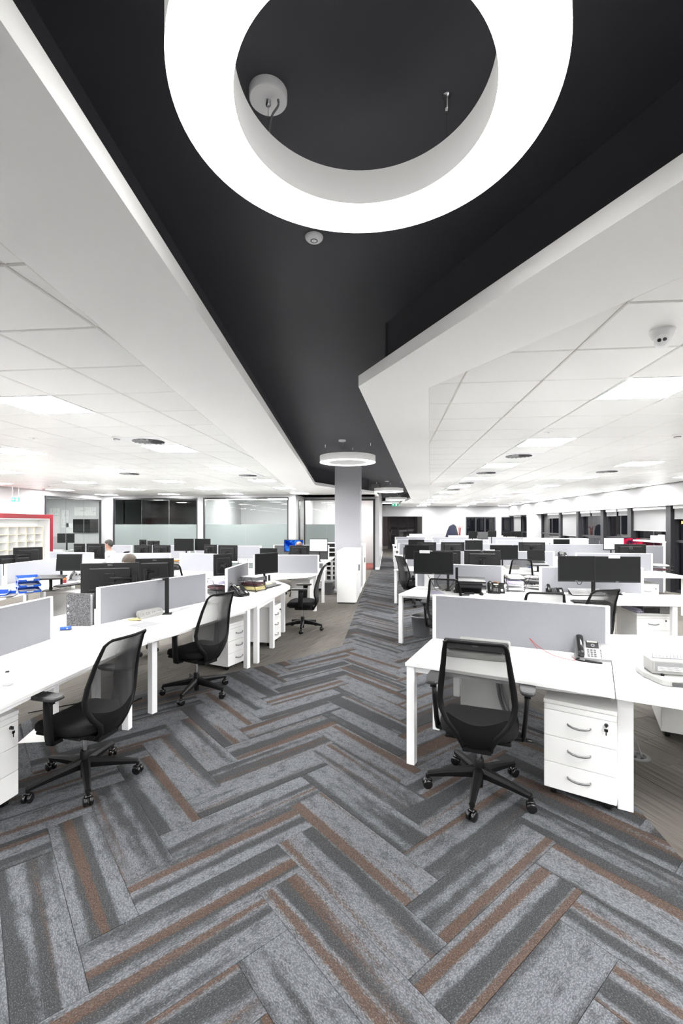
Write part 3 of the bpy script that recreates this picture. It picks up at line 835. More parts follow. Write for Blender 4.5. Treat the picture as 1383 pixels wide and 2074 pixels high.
for u in sorted({l[0] for l in lights}):
    vis = [l for l in lights if l[0] == u]
    front = [l for l in vis if l[1] > 1.05*abs(u)-.0 and l[1] > 2.0]
    for l in vis:
        if l in front: lab = 'square LED ceiling panel, %s along the %s' % (ORD[front.index(l)], SHORT[u]); g = 'ceiling light panels'
        else: lab = 'square LED ceiling panel overhead behind the camera'; g = 'ceiling light panels behind the camera'
        t = thing('ceiling_light', lab, 'ceiling light', (l[0], l[1], HC), 0, g)
        part('frame', 'panel_frame', panel_frame, WHITEM, t)
        part('diffuser', 'panel_diff', lambda mb: mb.box(-T/2+.019, T/2-.019, -T/2+.019, T/2-.019, -.001, .010), PDIFF, t)
def vent_plate(mb):
    mb.cbox(-T/2+.004, T/2-.004, -T/2+.004, T/2-.004, -.003, .0115, .003)
def vent_slats(mb):
    for k in range(16):
        M = rot2(2*math.pi*k/16) @ TR(.115, 0, -.006) @ Matrix.Rotation(R(25), 4, 'X')
        mb.box(-.072, .072, -.015, .015, -.0015, .0015, M)
for k, (u, v) in enumerate(VENTS_R+VENTS_L):
    where = ['ahead of the second panel beside the coffer, window side','between the third and fourth coffer-side panels, window side','beyond the fourth coffer-side panel, window side','between panels of the middle window row','far down the coffer-side row, window side',
             'just before the coffer-side panel, meeting room side','beyond a panel of the second pigeonhole-side row','far along the coffer-side row, meeting room side','near the second pigeonhole-side row'][k]
    t = thing('air_diffuser', 'square swirl air diffuser '+where, 'air vent', (u, v, HC))
    part('plate', 'vent_plate', vent_plate, TRIMW, t)
    part('throat', 'vent_thr', lambda mb: mb.lathe([(.0,-.0038),(.185,-.0038),(.19,-.003)], 24, None, False), GREYD, t, label='dark slotted throat')
    o = part('vanes', 'vent_sl', vent_slats, LGREY, t); o['kind'] = 'stuff'

# ---------------------------------------------------------------- ring pendants
def ring_pendant(label, u, v, z, r0, r1, h, turn):
    t = thing('ring_pendant', label, 'pendant light', (u, v, z))
    part('housing', 'ring_h%.2f' % r1, lambda mb: mb.lathe([(r0,.0),(r0,h),(r1,h),(r1,.0)], 96, None, False), RSHELL, t, label='white hoop housing')
    part('diffuser', 'ring_d%.2f' % r1, lambda mb: mb.lathe([(r0+.0015,.012),(r0+.003,.003),(r0+.014,.001),(r1-.014,.001),(r1-.003,.003),(r1-.0015,.012)], 96, None, False), RDIFF, t, label='glowing opal underside')
    rm = (r0+r1)/2
    for k in range(4):
        a = R(turn+90*k); x, y = rm*math.cos(a), rm*math.sin(a)
        w = part('suspension_wire', 'ring_w%.2f' % (HD-z-h), lambda mb: mb.cyl(.0012, h, HD-z, 5), CHROME, t, (x, y, 0))
        part('gripper', 'ring_g', lambda mb: mb.lathe([(.004,-.05),(.009,-.045),(.009,-.01),(.016,0)], 10)    , CHROME, w, (0,0,HD-z))
        if k == 0:
            c = part('ceiling_rose', 'ring_c', lambda mb: mb.lathe([(.062,-.028),(.066,-.024),(.066,0)], 32), WHITEM, t, (x, y, HD-z), label='round white ceiling rose')
            part('feed_cable', 'ring_f', lambda mb: mb.tube(smoothpath([(.035,0,-.028),(.035,0,-.05),(.012,0,-.085),(.003,0,-.14)]), .004, .004, 6), LGREY, c)
    return t
ring_pendant('large glowing white ring pendant close overhead in the dark coffer', -.066, 1.284, 2.90, .358, .5235, .12, 142)
ring_pendant('glowing ring pendant hanging in front of the square column', -.75, 8.58, 2.90, .358, .5235, .12, 262)
ring_pendant('ring pendant just beyond the square column', .035, 16.6, 2.90, .358, .5235, .12, 262)
ring_pendant('ring pendant second beyond the square column', .42, 22.55, 2.90, .358, .5235, .12, 262)
ring_pendant('farthest ring pendant, above the hanging exit sign at the corridor end', .20, 26.2, 2.90, .358, .5235, .12, 262)
t = thing('smoke_detector', 'flush white detector on the dark coffer ceiling beside the large ring', 'detector', (-.383, 2.364, HD))
part('body', 'fdet', lambda mb: mb.lathe([(.020,-.020),(.036,-.018),(.046,-.008),(.048,0)], 24), WHITEM, t)
part('sensor_ring', 'fdetr', lambda mb: mb.lathe([(.014,-.0208),(.019,-.0208),(.019,-.0195),(.014,-.0195)], 20, None, False), STEEL, t)

# ---------------------------------------------------------------- walls
def wall(name, x0, x1, y0, y1, z0, z1, m=WALLW): return struct(name, MB().box(x0, x1, y0, y1, z0, z1), m)
wall('wall_left', -10.57, -10.45, -12.2, 13.0, 0, 3.4)
wall('wall_left_head', -10.57, -10.45, 13.0, 15.80, 2.62, 3.4)
wall('wall_rear', -10.57, 7.7, -12.3, -12.2, 0, 3.4)
wall('wall_right_rear', 7.3, 7.7, -12.2, 9.0, 0, 3.4)
# back wall with the meeting rooms (plane at 15.8): piers and heads
wall('wall_back_pier_a', -10.57, -10.02, 15.80, 15.98, 0, 3.4)
wall('wall_back_pier_b', -6.79, -6.59, 15.80, 15.98, 0, 3.4)
wall('wall_back_pier_c', -3.47, -3.22, 15.80, 17.38, 0, 3.4)
wall('wall_back_head_a', -10.02, -6.79, 15.80, 15.98, 2.68, 3.4)
wall('wall_back_head_b', -6.59, -3.47, 15.80, 15.98, 2.68, 3.4)
wall('wall_back_head_c', -3.22, -.47, 17.40, 17.55, 2.69, 3.4)
wall('wall_corridor', -.47, -.32, 17.38, 27.6, 0, 3.4)
# meeting room interiors
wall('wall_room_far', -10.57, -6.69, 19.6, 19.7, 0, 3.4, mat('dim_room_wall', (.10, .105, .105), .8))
wall('wall_room_bright', -6.69, -.47, 20.2, 20.3, 0, 3.4)
wall('wall_room_divider', -6.75, -6.63, 15.98, 20.2, 0, 3.4)
wall('wall_room_divider_b', -3.40, -3.28, 17.38, 20.2, 0, 3.4)
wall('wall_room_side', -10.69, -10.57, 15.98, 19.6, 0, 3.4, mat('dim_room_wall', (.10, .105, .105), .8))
wall('wall_meeting_far', -14.6, -14.5, 11.0, 17.5, 0, 3.4)
wall('wall_meeting_end', -14.6, -10.57, 17.4, 17.5, 0, 3.4)
wall('wall_meeting_near', -14.6, -10.57, 10.9, 11.0, 0, 3.4)
wall('ceiling_meeting', -14.6, -10.57, 10.9, 17.5, HC, HC+.1, PLASTER)
wall('ceiling_rooms', -10.57, -.47, 15.98, 20.3, HC, HC+.08, PLASTER)
# far wall (plane at 27.6) with the corridor opening and the glazing
wall('wall_far_head', -.47, 2.05, 27.6, 27.75, 2.18, 3.4)
wall('wall_far', 2.05, 4.59, 27.6, 27.75, 0, 3.4)
wall('wall_far_return', 2.05, 2.20, 27.75, 32.0, 0, 3.4, mat('shaded_return', (.38,.37,.36), .7))
wall('wall_far_head_b', 4.59, 7.7, 27.6, 27.75, 2.14, 3.4)
wall('wall_far_pier', 6.30, 6.62, 27.55, 27.75, 0, 2.14)
wall('wall_corridor_far', -.47, -.35, 27.6, 32, 0, 3.4)
wall('ceiling_corridor', -.47, 2.2, 27.7, 36, 2.7, 2.8, PLASTER)
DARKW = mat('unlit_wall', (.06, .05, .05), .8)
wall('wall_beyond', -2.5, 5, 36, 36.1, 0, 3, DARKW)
wall('wall_beyond_left', -1.6, -1.5, 32, 36, 0, 3, mat('rust_wall', (.22, .08, .05), .8))
# bulkhead over the windows
struct('trim_20', MB().box(7.05, 7.7, -12.2, 27.6, 2.21, 3.4), WALLW)
struct('ceiling_gap', MB().box(7.05, 7.1, -12.2, 27.6, 2.76, 2.9), WALLW)

# ---------------------------------------------------------------- column and skirting
struct('column', MB().cbox(-1.335, -.69, 11.52, 12.16, 0, HD, .006), COLM)
struct('baseboard_column', MB().box(-1.35, -.675, 11.505, 12.175, 0, .09), WHITEM)
struct('baseboard_corridor', MB().box(-.47, -.305, 17.36, 27.6, 0, .09), WHITEM)

# ---------------------------------------------------------------- glazed partitions
def glazing(name, a, b, z0, z1, n, frost=None, m=GLASS, fw=.05, frame=FRAME, mull=.006, top=True, depth=.06):
    """a framed glass screen from a to b; each pane its own piece"""
    dx, dy = b[0]-a[0], b[1]-a[1]; L = math.hypot(dx, dy); rz = math.atan2(dy, dx)
    t = bpy.data.objects.new(name, None); col.objects.link(t); t.location = (a[0], a[1], 0); t.rotation_euler = (0,0,rz); t['kind'] = 'structure'
    uniq('frame_jamb', MB().box(0, fw, -depth/2, depth/2, z0, z1), frame, t); uniq('frame_jamb', MB().box(L-fw, L, -depth/2, depth/2, z0, z1), frame, t)
    uniq('frame_head', MB().box(fw, L-fw, -depth/2, depth/2, z1-fw, z1), frame, t); uniq('frame_sill', MB().box(fw, L-fw, -depth/2, depth/2, z0, z0+fw), frame, t)
    w = (L-2*fw)/n
    for i in range(n):
        uniq('pane', MB().box(fw+w*i+mull/2, fw+w*(i+1)-mull/2, -.005, .005, z0+fw, z1-fw), m, t)
        if frost: uniq('frosted_film', MB().box(fw+w*i+mull/2, fw+w*(i+1)-mull/2, -.0065, -.0055, z0+fw, frost), FROST, t, label='frosted film band')
        if i and mull > .003:
            uniq('glazing_joint', MB().box(fw+w*i-mull/2, fw+w*i+mull/2, -.006, .006, z0+fw, z1-fw), frame if mull > .02 else LGREY, t)
    return t
glazing('window_1', (-10.47, 13.02), (-10.47, 15.78), .0, 2.61, 3)
glazing('window_2', (-10.02, 15.85), (-6.79, 15.85), 0, 2.68, 3, 1.72)
glazing('window_3', (-6.59, 15.85), (-3.47, 15.85), 0, 2.68, 2, 1.72)
glazing('window_4', (-3.22, 17.45), (-1.45, 17.45), 0, 2.69, 2, 1.72)
glazing('window_5', (.0, 32.0), (2.05, 32.0), 0, 2.6, 3, None, NGLASS, .08, mull=.07)
# door in the last bay of the partition
dt = bpy.data.objects.new('door_1', None); col.objects.link(dt); dt.location = (-1.45, 17.45, 0); dt['kind'] = 'structure'
uniq('frame_jamb', MB().box(.90, .98, -.06, .06, 0, 2.69), FRAME, dt); uniq('frame_head', MB().box(0, .90, -.05, .05, 2.63, 2.69), FRAME, dt)
# leaf stands open into the room
lf = uniq('door_leaf', MB().cbox(-.02, .02, 0, .85, .01, 2.62, .003), mat('door_leaf_wood', (.42, .32, .23), .5, noise=.06, nscale=9), dt, (.10, .06, 0), R(-8))
uniq('handle', MB().tube([(.03,.75,1.03),(.07,.75,1.03),(.07,.63,1.03)], .009, .009, 8), CHROME, lf)
red = uniq('floor_meeting_red', MB().box(-3.3, -.47, 17.4, 20.2, -.004, .004), mat('red_carpet', (.14, .03, .025), .95, noise=.4, nscale=14)); red['kind'] = 'structure'
# slot frame on the pier side
struct('trim_21', MB().box(-3.215, -3.20, 16.35, 16.60, 0, 2.6), FRAME)

# ---------------------------------------------------------------- window wall on the right (plane at 7.35)
struct('wall_right_pier', MB().box(7.02, 7.6, 22.67, 24.0, 0, 2.21), WALLW)
BAYS = [(24.0, 25.8, 2), (25.8, 27.55, 1), (20.1, 22.67, 2), (18.3, 19.9, 1), (16.30, 18.1, 2), (14.50, 16.1, 2), (12.60, 14.4, 2), (9.0, 12.48, 3)]
for k, (a, b, n) in enumerate(BAYS):
    glazing('window_%d' % (6+k), (7.36, b), (7.36, a), 0, 2.22, n, None, NGLASS, .07, mull=.06, depth=.12)
    struct('window_%d_rail' % (6+k), MB().box(7.29, 7.43, a, b, 1.27, 1.33), FRAME)
    if a > 14.4: struct('wall_right_reflection_panel', MB().box(7.40, 7.46, a+.07, b-.07, .05, 1.27), mat('reflected_cabinets', (.40, .41, .40), .6))  # pale panel stands in for cabinets reflected in the glass
for k, v in enumerate((18.2, 16.2, 14.45, 12.54, 20.0)):
    struct('window_mullion_%d' % (k+1), MB().box(7.18, 7.44, v-.10, v+.10, 0, 2.21), FRAME)
glazing('window_14', (4.60, 27.68), (6.30, 27.68), 0, 2.14, 3, None, NGLASS, .06, mull=.08)
glazing('window_15', (6.62, 27.68), (7.30, 27.68), 0, 2.14, 1, None, NGLASS, .06, mull=.08)
struct('wall_right_sill', MB().box(7.10, 7.30, 12.62, 14.38, 1.245, 1.285), WHITE)
struct('wall_right_ledge_post', MB().box(7.14, 7.28, 12.64, 12.72, 0, 1.245), WHITE)
struct('wall_right_ledge_post', MB().box(7.14, 7.28, 14.28, 14.36, 0, 1.245), WHITE)
def roller_blind(label, v0, v1, zb, u=7.26):
    t = thing('roller_blind', label, 'blind', (u, (v0+v1)/2, 2.20)); w = (v1-v0)/2
    uniq('cassette', MB().cbox(-.03, .03, -w, w, -.07, .008, .006), WHITEM, t)
    def cloth(mb):
        mb.box(-.004, .0, -w+.02, w-.02, zb-2.20+.02, -.06)
    mb = MB(); cloth(mb); uniq('cloth', mb, BLIND, t)
    uniq('hem_bar', MB().cbox(-.010, .008, -w+.02, w-.02, zb-2.20, zb-2.20+.025, .003), LGREY, t)
roller_blind('grey roller blind drawn well down, the widest in view, near the thick dark post', 12.66, 14.38, 1.54)
roller_blind('short grey roller blind at the right end of the window wall', 9.4, 12.43, 1.86)
roller_blind('grey roller blind drawn lowest, between two dark mullions mid window wall', 18.32, 19.88, 1.25)
roller_blind('short roller blind over the pane just beyond the widest blind', 14.56, 15.26, 2.0)
roller_blind('short roller blind over the second pane beyond the widest blind', 15.34, 16.05, 1.99)
roller_blind('short roller blind on the pane this side of the lowest-drawn blind', 16.36, 17.15, 2.02)
roller_blind('short roller blind on the pane touching the lowest-drawn blind', 17.25, 18.08, 2.02)
roller_blind('short roller blind beside the white window pier', 20.15, 21.6, 1.98)
roller_blind('grey roller blind drawn down beyond the white window pier', 25.85, 27.3, 1.30)
# downlights washing the bulkhead
for k in range(-4, 7):
    v = 12.65+2.3*k
    lab = ('small round downlight washing the window bulkhead, %s from the picture edge' % ORD[k]) if k >= 0 else 'small round downlight over the window bulkhead beside the camera'
    t = thing('downlight', lab, 'downlight', (6.93, v, HC), 0, 'bulkhead downlights' if k >= 0 else 'bulkhead downlights beside the camera')
    part('trim_ring', 'dl_ring', lambda mb: mb.lathe([(.034,-.004),(.045,-.005),(.048,0)], 20, None, False), WHITEM, t)
    part('lens', 'dl_lens', lambda mb: mb.lathe([(0,-.002),(.034,-.002)], 20, None, False), SPOTG, t)
    l = bpy.data.lights.new('spot', 'SPOT'); l.energy = SPOT; l.spot_size = R(62); l.spot_blend = .6; l.shadow_soft_size = .03; l.color = (1, .98, .95)
    lo = bpy.data.objects.new('spot', l); col.objects.link(lo); lo.parent = t; lo.location = (0,0,-.012); lo.rotation_euler = (0, R(8), 0)
# strip lights inside the meeting rooms and beyond the corridor
def strip(label, u, v, l=1.2, rz=0, z=HC):
    t = thing('strip_light', label, 'ceiling light', (u, v, z), R(rz))
    part('housing', 'st_h', lambda mb: mb.box(-.62,.62,-.06,.06,-.03,-.001), WHITEM, t)
    part('diffuser', 'st_d', lambda mb: mb.box(-.60,.60,-.05,.05,-.045,-.030), LDIFF, t)
strip('strip light inside the bright meeting room behind the frosted glass', -5.9, 18.0); strip('second strip light inside the bright meeting room', -4.2, 18.0)
strip('strip light inside the meeting room with the wooden door', -2.4, 18.8); strip('strip light inside the room with the wooden door, near its door', -1.0, 18.8)
strip('strip light over the table in the glass-walled drawing room', -12.5, 13.6, rz=90); strip('second strip light in the glass-walled drawing room', -12.5, 15.6, rz=90)
strip('strip light beyond the corridor glass', .9, 33.6, z=2.69)

# ================================================================ DESK BANKS
def D4(label, poly, legs=None, rz=0, rails=(), ports=(), legw=.03): return desk(label, poly, legs or [], rz, rails, ports, legw=legw)
# --- left bank, three desks fanned along the aisle, and the desks facing them
D4('white desk at the left frame edge with the blue stapler side gap', [(-2.13,2.05),(-2.10,3.0),(-2.075,3.55),(-2.045,3.725),(-2.92,3.725),(-2.92,2.05)],
   [(-2.21,3.69),(-2.20,2.12),(-2.86,2.12),(-2.86,3.66)], 0, [((-2.2,2.12),(-2.2,3.66))], [(-2.36,2.63)])
D4('white curved desk with the power block and the middle mesh chair of the left bank', [(-2.045,3.735),(-1.93,4.06),(-1.779,4.64),(-1.675,5.15),(-1.616,5.515),(-2.31,5.67),(-2.86,4.25),(-2.92,3.735)],
   [(-2.165,4.03),(-1.70,5.40),(-2.80,4.15),(-2.36,5.52)], -21, [((-2.165,4.03),(-1.72,5.36))])
D4('white rounded end desk of the left bank with wire tray and black phone', [(-1.612,5.525),(-1.56,6.2),(-1.529,6.81),(-1.532,7.08),(-1.57,7.27),(-1.67,7.48),(-1.85,7.74),(-2.06,8.05),(-2.32,8.07),(-2.30,7.36),(-2.24,6.17),(-2.305,5.68)],
   [(-1.64,5.60),(-1.62,6.30),(-1.68,7.24),(-2.22,7.95)], -6, [((-1.64,5.56),(-1.62,6.27))])
D4('white desk behind the nearest left screen, holding the marbled binder', [(-2.925,2.05),(-2.925,3.725),(-3.74,3.725),(-3.74,2.05)], [(-3.66,2.12),(-3.66,3.66)])
D4('white desk under the big black monitor backs left of the aisle', [(-2.925,3.735),(-2.865,4.26),(-2.315,5.68),(-3.10,6.02),(-3.60,4.62),(-3.74,3.735)], [(-3.62,3.80),(-3.14,5.93)], -21)
D4('white desk behind the rounded end desk of the left bank', [(-2.31,5.69),(-2.245,6.17),(-2.305,7.36),(-2.325,8.07),(-3.10,8.18),(-3.10,6.03)], [(-3.03,8.05)])
desk_screen('grey desk screen cut by the left frame edge', (-2.90,2.05), (-2.90,3.69))
desk_screen('grey desk screen beside the marbled binder with the socket block at its foot', (-2.85,4.235), (-2.31,5.65))
desk_screen('grey desk screen beside the wire tray on the rounded end desk', (-2.24,6.17), (-2.29,7.33))
# --- far left bank with the blue trays
D4('white desk with blue letter trays near the pigeonholes', [(-5.05,4.6),(-5.16,5.62),(-5.24,6.2),(-5.31,6.72),(-6.10,6.85),(-5.98,4.6)], [(-5.38,6.66),(-5.12,4.7),(-5.9,4.7)], 6)
D4('white desk with the grey phone and tilted monitor near the pigeonholes', [(-5.312,6.73),(-5.37,7.64),(-5.42,8.28),(-6.24,8.32),(-6.105,6.86)], [(-5.49,8.2),(-6.15,8.2)], 6)
D4('white desk on the pigeonhole side of the blue-tray bank', [(-6.11,5.2),(-6.26,8.32),(-7.05,8.32),(-6.95,5.2)], [(-6.98,8.2),(-6.9,5.3)], 4)
desk_screen('grey desk screen behind the blue letter trays', (-6.05,5.2), (-6.20,6.80), z1=1.09)
desk_screen('grey desk screen behind the tilted monitor near the pigeonholes', (-6.21,6.86), (-6.28,8.28), z1=1.09)
# --- second bank across the room (white-shirted person's bank)
D4('white desk below the short grey screen left of the white-shirted person', [(-7.6,8.7),(-5.95,8.35),(-5.82,9.10),(-6.37,9.33),(-7.6,9.5)], [(-7.5,8.8)])
D4('white desk in front of the screen right of the white-shirted person', [(-5.94,8.35),(-4.47,8.60),(-4.47,9.39),(-5.81,9.10)], [(-5.85,8.42)])
D4('white desk in front of the screen left of the tilted small monitor', [(-4.46,8.60),(-3.1,8.25),(-2.77,8.15),(-2.72,8.94),(-3.12,9.04),(-4.46,9.40)], [(-4.4,8.66)])
D4('white desk at the aisle end of the second bank, behind the far mesh chair', [(-2.76,8.15),(-2.0,8.2),(-1.55,8.55),(-1.37,9.08),(-2.71,8.95)], [(-1.445,9.03),(-2.68,8.25)])
D4('white desk where the white-shirted person types', [(-7.6,9.51),(-6.37,9.34),(-5.82,9.11),(-5.80,10.05),(-7.6,10.35)], [(-7.5,10.25),(-5.9,9.95)])
D4('white desk beyond the screen right of the white-shirted person', [(-5.79,9.11),(-4.46,9.41),(-4.46,10.25),(-5.79,10.05)], [(-4.55,10.15)])
D4('white desk beyond the screen left of the tilted small monitor', [(-4.45,9.41),(-3.12,9.05),(-2.71,8.96),(-2.70,9.9),(-4.45,10.25)], [(-2.8,9.85)])
D4('white desk beyond the long screen at the aisle end of the second bank', [(-2.70,8.96),(-1.37,9.10),(-1.35,10.10),(-2.69,9.92)], [(-1.425,10.02)])
desk_screen('short grey desk screen left of the white-shirted person', (-7.55,9.52), (-6.375,9.36))
desk_screen('grey desk screen right of the white-shirted person', (-5.79,9.12), (-4.62,9.38))
desk_screen('grey desk screen left of the tilted small monitor', (-4.43,9.39), (-3.18,9.06))
desk_screen('grey desk screen behind the far mesh chair of the left bank', (-2.695,8.97), (-1.37,9.10))
# --- third bank by the meeting rooms
for k, (a, b, lab) in enumerate([(-9.0,-7.3,'nearest the drawing room'), (-7.29,-5.6,'in front of the dim meeting room'), (-5.59,-3.5,'in front of the bright frosted glass'), (-3.49,-1.58,'of the bald person')]):
    D4('white desk %s, near side of the meeting room bank' % lab, [(a,11.75),(b,11.75),(b,12.6),(a,12.6)], [(a+.06,11.82)]+([(b-.06,11.82)] if k == 3 else []))
    D4('white desk %s, far side of the meeting room bank' % lab, [(a,12.61),(b,12.61),(b,13.45),(a,13.45)], [(a+.06,13.38)]+([(b-.06,13.38)] if k == 3 else []))
desk_screen('pale desk screen in front of the dim meeting room glass', (-8.95,12.62), (-7.4,12.62))
desk_screen('pale desk screen behind the twin black monitors by the meeting rooms', (-7.2,12.62), (-5.65,12.62))
desk_screen('long pale desk screen below the bright frosted glass', (-5.5,12.62), (-3.55,12.62))
s_ = desk_screen('charcoal desk screen behind the white-page monitor', (-3.2,12.62), (-1.62,12.62), z1=1.15)
for o in s_.children:
    if o.name.startswith('fabric_panel'):
        o.data = o.data.copy(); o.data.materials[0] = GREYD
# --- right bank one
D4('white desk with the laminator in the right foreground', [(.125,3.342),(.50,3.19),(.836,3.055),(1.33,2.835),(1.672,3.63),(.385,4.065)],
   [(.176,3.375),(.42,3.96)], -23, [((.20,3.37),(1.40,2.98))], [(1.50,3.60)])
D4('white desk with the comb binding machine at the right frame edge', [(1.335,2.83),(1.623,2.70),(2.2,2.52),(3.1,2.40),(3.2,3.50),(1.678,3.63)], [(1.452,2.968),(3.1,2.5)], -23, legw=.042)
D4('white desk behind the large right foreground screen', [(.390,4.07),(1.674,3.635),(1.90,4.39),(.63,4.84)], [(1.80,4.36),(.70,4.74)], -18)
D4('white desk beyond the comb binding machine', [(1.68,3.635),(3.2,3.505),(3.2,4.38),(1.91,4.385)], [(3.1,4.3)])
desk_screen('large grey desk screen behind the laminator and cordless foreground phone', (.392,4.045), (1.660,3.615), z1=1.13)
# --- right bank two
D4('white desk with closed laptop stand, second window-side bank', [(.156,6.59),(.85,6.38),(1.62,6.06),(1.725,7.02),(.455,7.40)], [(.195,6.75),(1.56,6.16)], -18, [((.22,6.74),(1.52,6.2))])
D4('white desk with twin blank monitors facing the aisle, second window-side bank', [(1.63,6.06),(2.94,6.06),(3.65,6.07),(3.65,6.90),(1.735,7.015)], [(3.58,6.14)])
D4('white desk at the right edge of the second window-side bank', [(3.66,6.07),(5.2,6.07),(5.2,6.90),(3.66,6.90)], [(5.1,6.15)])
D4('white desk behind the name-carded monitor, far side of the second bank', [(.46,7.41),(1.73,7.03),(1.97,7.80),(.76,8.20)], [(.83,8.1)])
D4('white desk behind the twin blank monitors, far side of the second bank', [(1.74,7.025),(3.65,6.91),(3.65,7.75),(1.98,7.79)], [(3.55,7.66)])
desk_screen('grey desk screen behind the closed laptop on its riser', (.446,7.40), (1.72,7.02))
desk_screen('grey desk screen behind the twin blank monitors facing the aisle', (2.20,6.92), (3.62,6.905))
# --- right bank three
D4('white desk end by the corridor, third window-side bank', [(.13,10.05),(1.62,9.70),(1.76,10.48),(.42,10.86)], [(.18,10.12),(1.55,9.78)], -15)
D4('white desk with the open laptop, third window-side bank', [(1.63,9.70),(3.45,9.35),(3.78,10.78),(2.2,10.74),(1.77,10.48)], [(3.4,9.45)])
D4('white desk with the wire tray, third window-side bank', [(3.46,9.28),(5.7,9.20),(5.7,10.22),(3.72,10.24)], [(5.6,9.3),(3.56,9.36),(4.75,9.30)])
D4('white desk on the far side of the corridor end, third window-side bank', [(.425,10.87),(1.77,10.49),(2.0,11.3),(.7,11.7)], [(.78,11.6)])
D4('white desk on the far side behind the open laptop, third window-side bank', [(1.78,10.50),(2.2,10.76),(3.78,10.80),(3.8,11.6),(2.01,11.3)], [(3.7,11.5)])
D4('white desk on the far side below the round-logo monitor', [(3.79,10.25),(5.7,10.24),(5.7,11.1),(3.8,11.1)], [(5.6,11.0)])
desk_screen('grey desk screen at the corridor end of the third window-side bank', (.43,10.87), (1.74,10.51))
desk_screen('grey desk screen behind the open laptop', (2.28,10.75), (3.76,10.79))
desk_screen('wide grey desk screen below the round-logo monitor', (4.0,10.245), (5.55,10.235))
# --- right banks four to six
for k, (v, nm) in enumerate(((13.95,'fourth'), (17.4,'fifth'), (20.9,'sixth'))):
    for j, (a, b, w) in enumerate(((.22,1.9,'corridor end'), (1.91,4.0,'middle'), (4.01,6.95,'window end'))):
        d = -.10*j
        D4('white desk at the %s, near side of the %s window-side bank' % (w, nm), [(a,v+d),(b,v+d),(b,v+.80+d),(a,v+.80+d)], [(a+.06,v+.07+d)])
        D4('white desk at the %s, far side of the %s window-side bank' % (w, nm), [(a,v+.81+d),(b,v+.81+d),(b,v+1.60+d),(a,v+1.60+d)], [(a+.06,v+1.5+d)])
        desk_screen('grey desk screen at the %s of the %s window-side bank' % (w, nm), (a+.12,v+.805+d), (b-.12,v+.805+d))
desk_screen('short pale screen with a white end near the window, left of the wire tray', (6.25,12.3), (6.95,12.3), z0=.01, z1=1.19)

# ================================================================ PEDESTALS
drawer_pedestal('white three-drawer pedestal with key in its lock, right foreground', (1.184,2.976), -27.5, keys=True, h=.622)
drawer_pedestal('white three-drawer pedestal cut by the left frame edge', (-2.324,2.443,0), 83, keys=True)
drawer_pedestal('white three-drawer pedestal beside the middle mesh chair of the left bank', (-1.80,5.41), 69, keys=True, h=.56)
drawer_pedestal('white pedestal seen edge-on under the rounded end desk', (-1.62,6.55), 84, keys=True, h=.56)
drawer_pedestal('white pedestal turned side-on under the comb binding machine desk', (2.62,4.42), 158, lock=True)
drawer_pedestal('white pedestal behind the front mesh chair, under the screen desk', (1.02,4.62), 161)
drawer_pedestal('white pedestal carrying the computer case and rolled drawings', (3.42,6.28), -2)
drawer_pedestal('white pedestal with a lock under the third window-side bank desk', (4.98,9.34), 0)
drawer_pedestal('white pedestal under the blue-tray desk, half hidden', (-5.32,7.5), 94)
drawer_pedestal('white pedestal under the second bank, right of the marbled binder', (-4.9,8.62), 8)
drawer_pedestal('white pedestal at the aisle end under the long screen desk', (-1.75,9.9), 175)
drawer_pedestal('white pedestal at the aisle end of the bald person bank', (-1.85,11.8), 0)
drawer_pedestal('white pedestal under the wide grey screen, third window-side bank', (3.9,9.32), 0)

# ================================================================ CHAIRS
office_chair('black mesh office chair in the right foreground with the laminator seen through it', (.597,3.073), -15, star=252)
office_chair('black mesh office chair in the left foreground, turned to the desk', (-2.057,2.927), 80, star=20).scale = (1, 1, .96)
office_chair('black mesh chair in the middle of the left bank beside the three-drawer pedestal', (-1.965,4.55), 67, star=268)
office_chair('black mesh chair seen side-on at the rounded end desk', (-1.40,7.46), 93, star=60)
office_chair('black mesh chair next to the grey bin, behind the large right screen', (.78,6.14), -14, star=196)
office_chair('black mesh chair tucked in at the corridor end of the third window-side bank', (.55,9.95), -62, star=200)
office_chair('black chair with curved top rail showing left above the large right screen', (1.62,5.10), -8, star=20)
office_chair('black mesh chair turned away above the right end of the large screen', (2.15,5.36), 22, star=50)
office_chair('black mesh chair behind the white paper stack, third window-side bank', (2.62,9.45), -8, star=40)
office_chair('black chair back showing beyond the dark monitors left of the aisle', (-3.75,7.75), 10, star=10)
office_chair('black chair under the white-shirted person', (-6.78,10.66), 100, star=10)
office_chair('black chair under the person with brown hair', (-3.62,5.92), -105, star=30)
office_chair('black chair under the bald person', (-2.17,11.02), 2, star=30)
office_chair('black chair at the corridor end of the fourth window-side bank', (.75,13.7), -20, star=15)
office_chair('black chair left inside beyond the corridor glass', (1.2,33.2), 120, star=15)

# ================================================================ STORAGE, BINS
def cupboard(label, x0, x1, y0, y1, h=1.15):
    t = thing('storage_cupboard', label, 'cupboard', (x0, y0, 0)); w, d = x1-x0, y1-y0
    uniq('carcass', MB().cbox(0, w-.02, 0, d, .03, h-.026, .003), WHITE, t)
    uniq('top_board', MB().cbox(-.003, w, -.003, d+.003, h-.025, h, .003), WHITE, t)
    uniq('plinth', MB().box(.02, w-.04, .02, d-.02, 0, .03), GREYD, t)
    for k in range(2):
        dr = uniq('door', MB().cbox(w-.019, w, .002, d/2-.002, .035, h-.03, .003), WHITE, t, (0, d/2*k, 0))
        uniq('handle', MB().cbox(0, .018, -.012, .012, -.07, .07, .004), GREYD, dr, (w, d/2-.05 if k == 0 else .05, .72))
    return t
cupboard('white low cupboard in front of the square column', -1.105, -.675, 9.92, 11.50)
cupboard('white low cupboard beyond the square column', -1.09, -.655, 12.2, 13.8, 1.17)
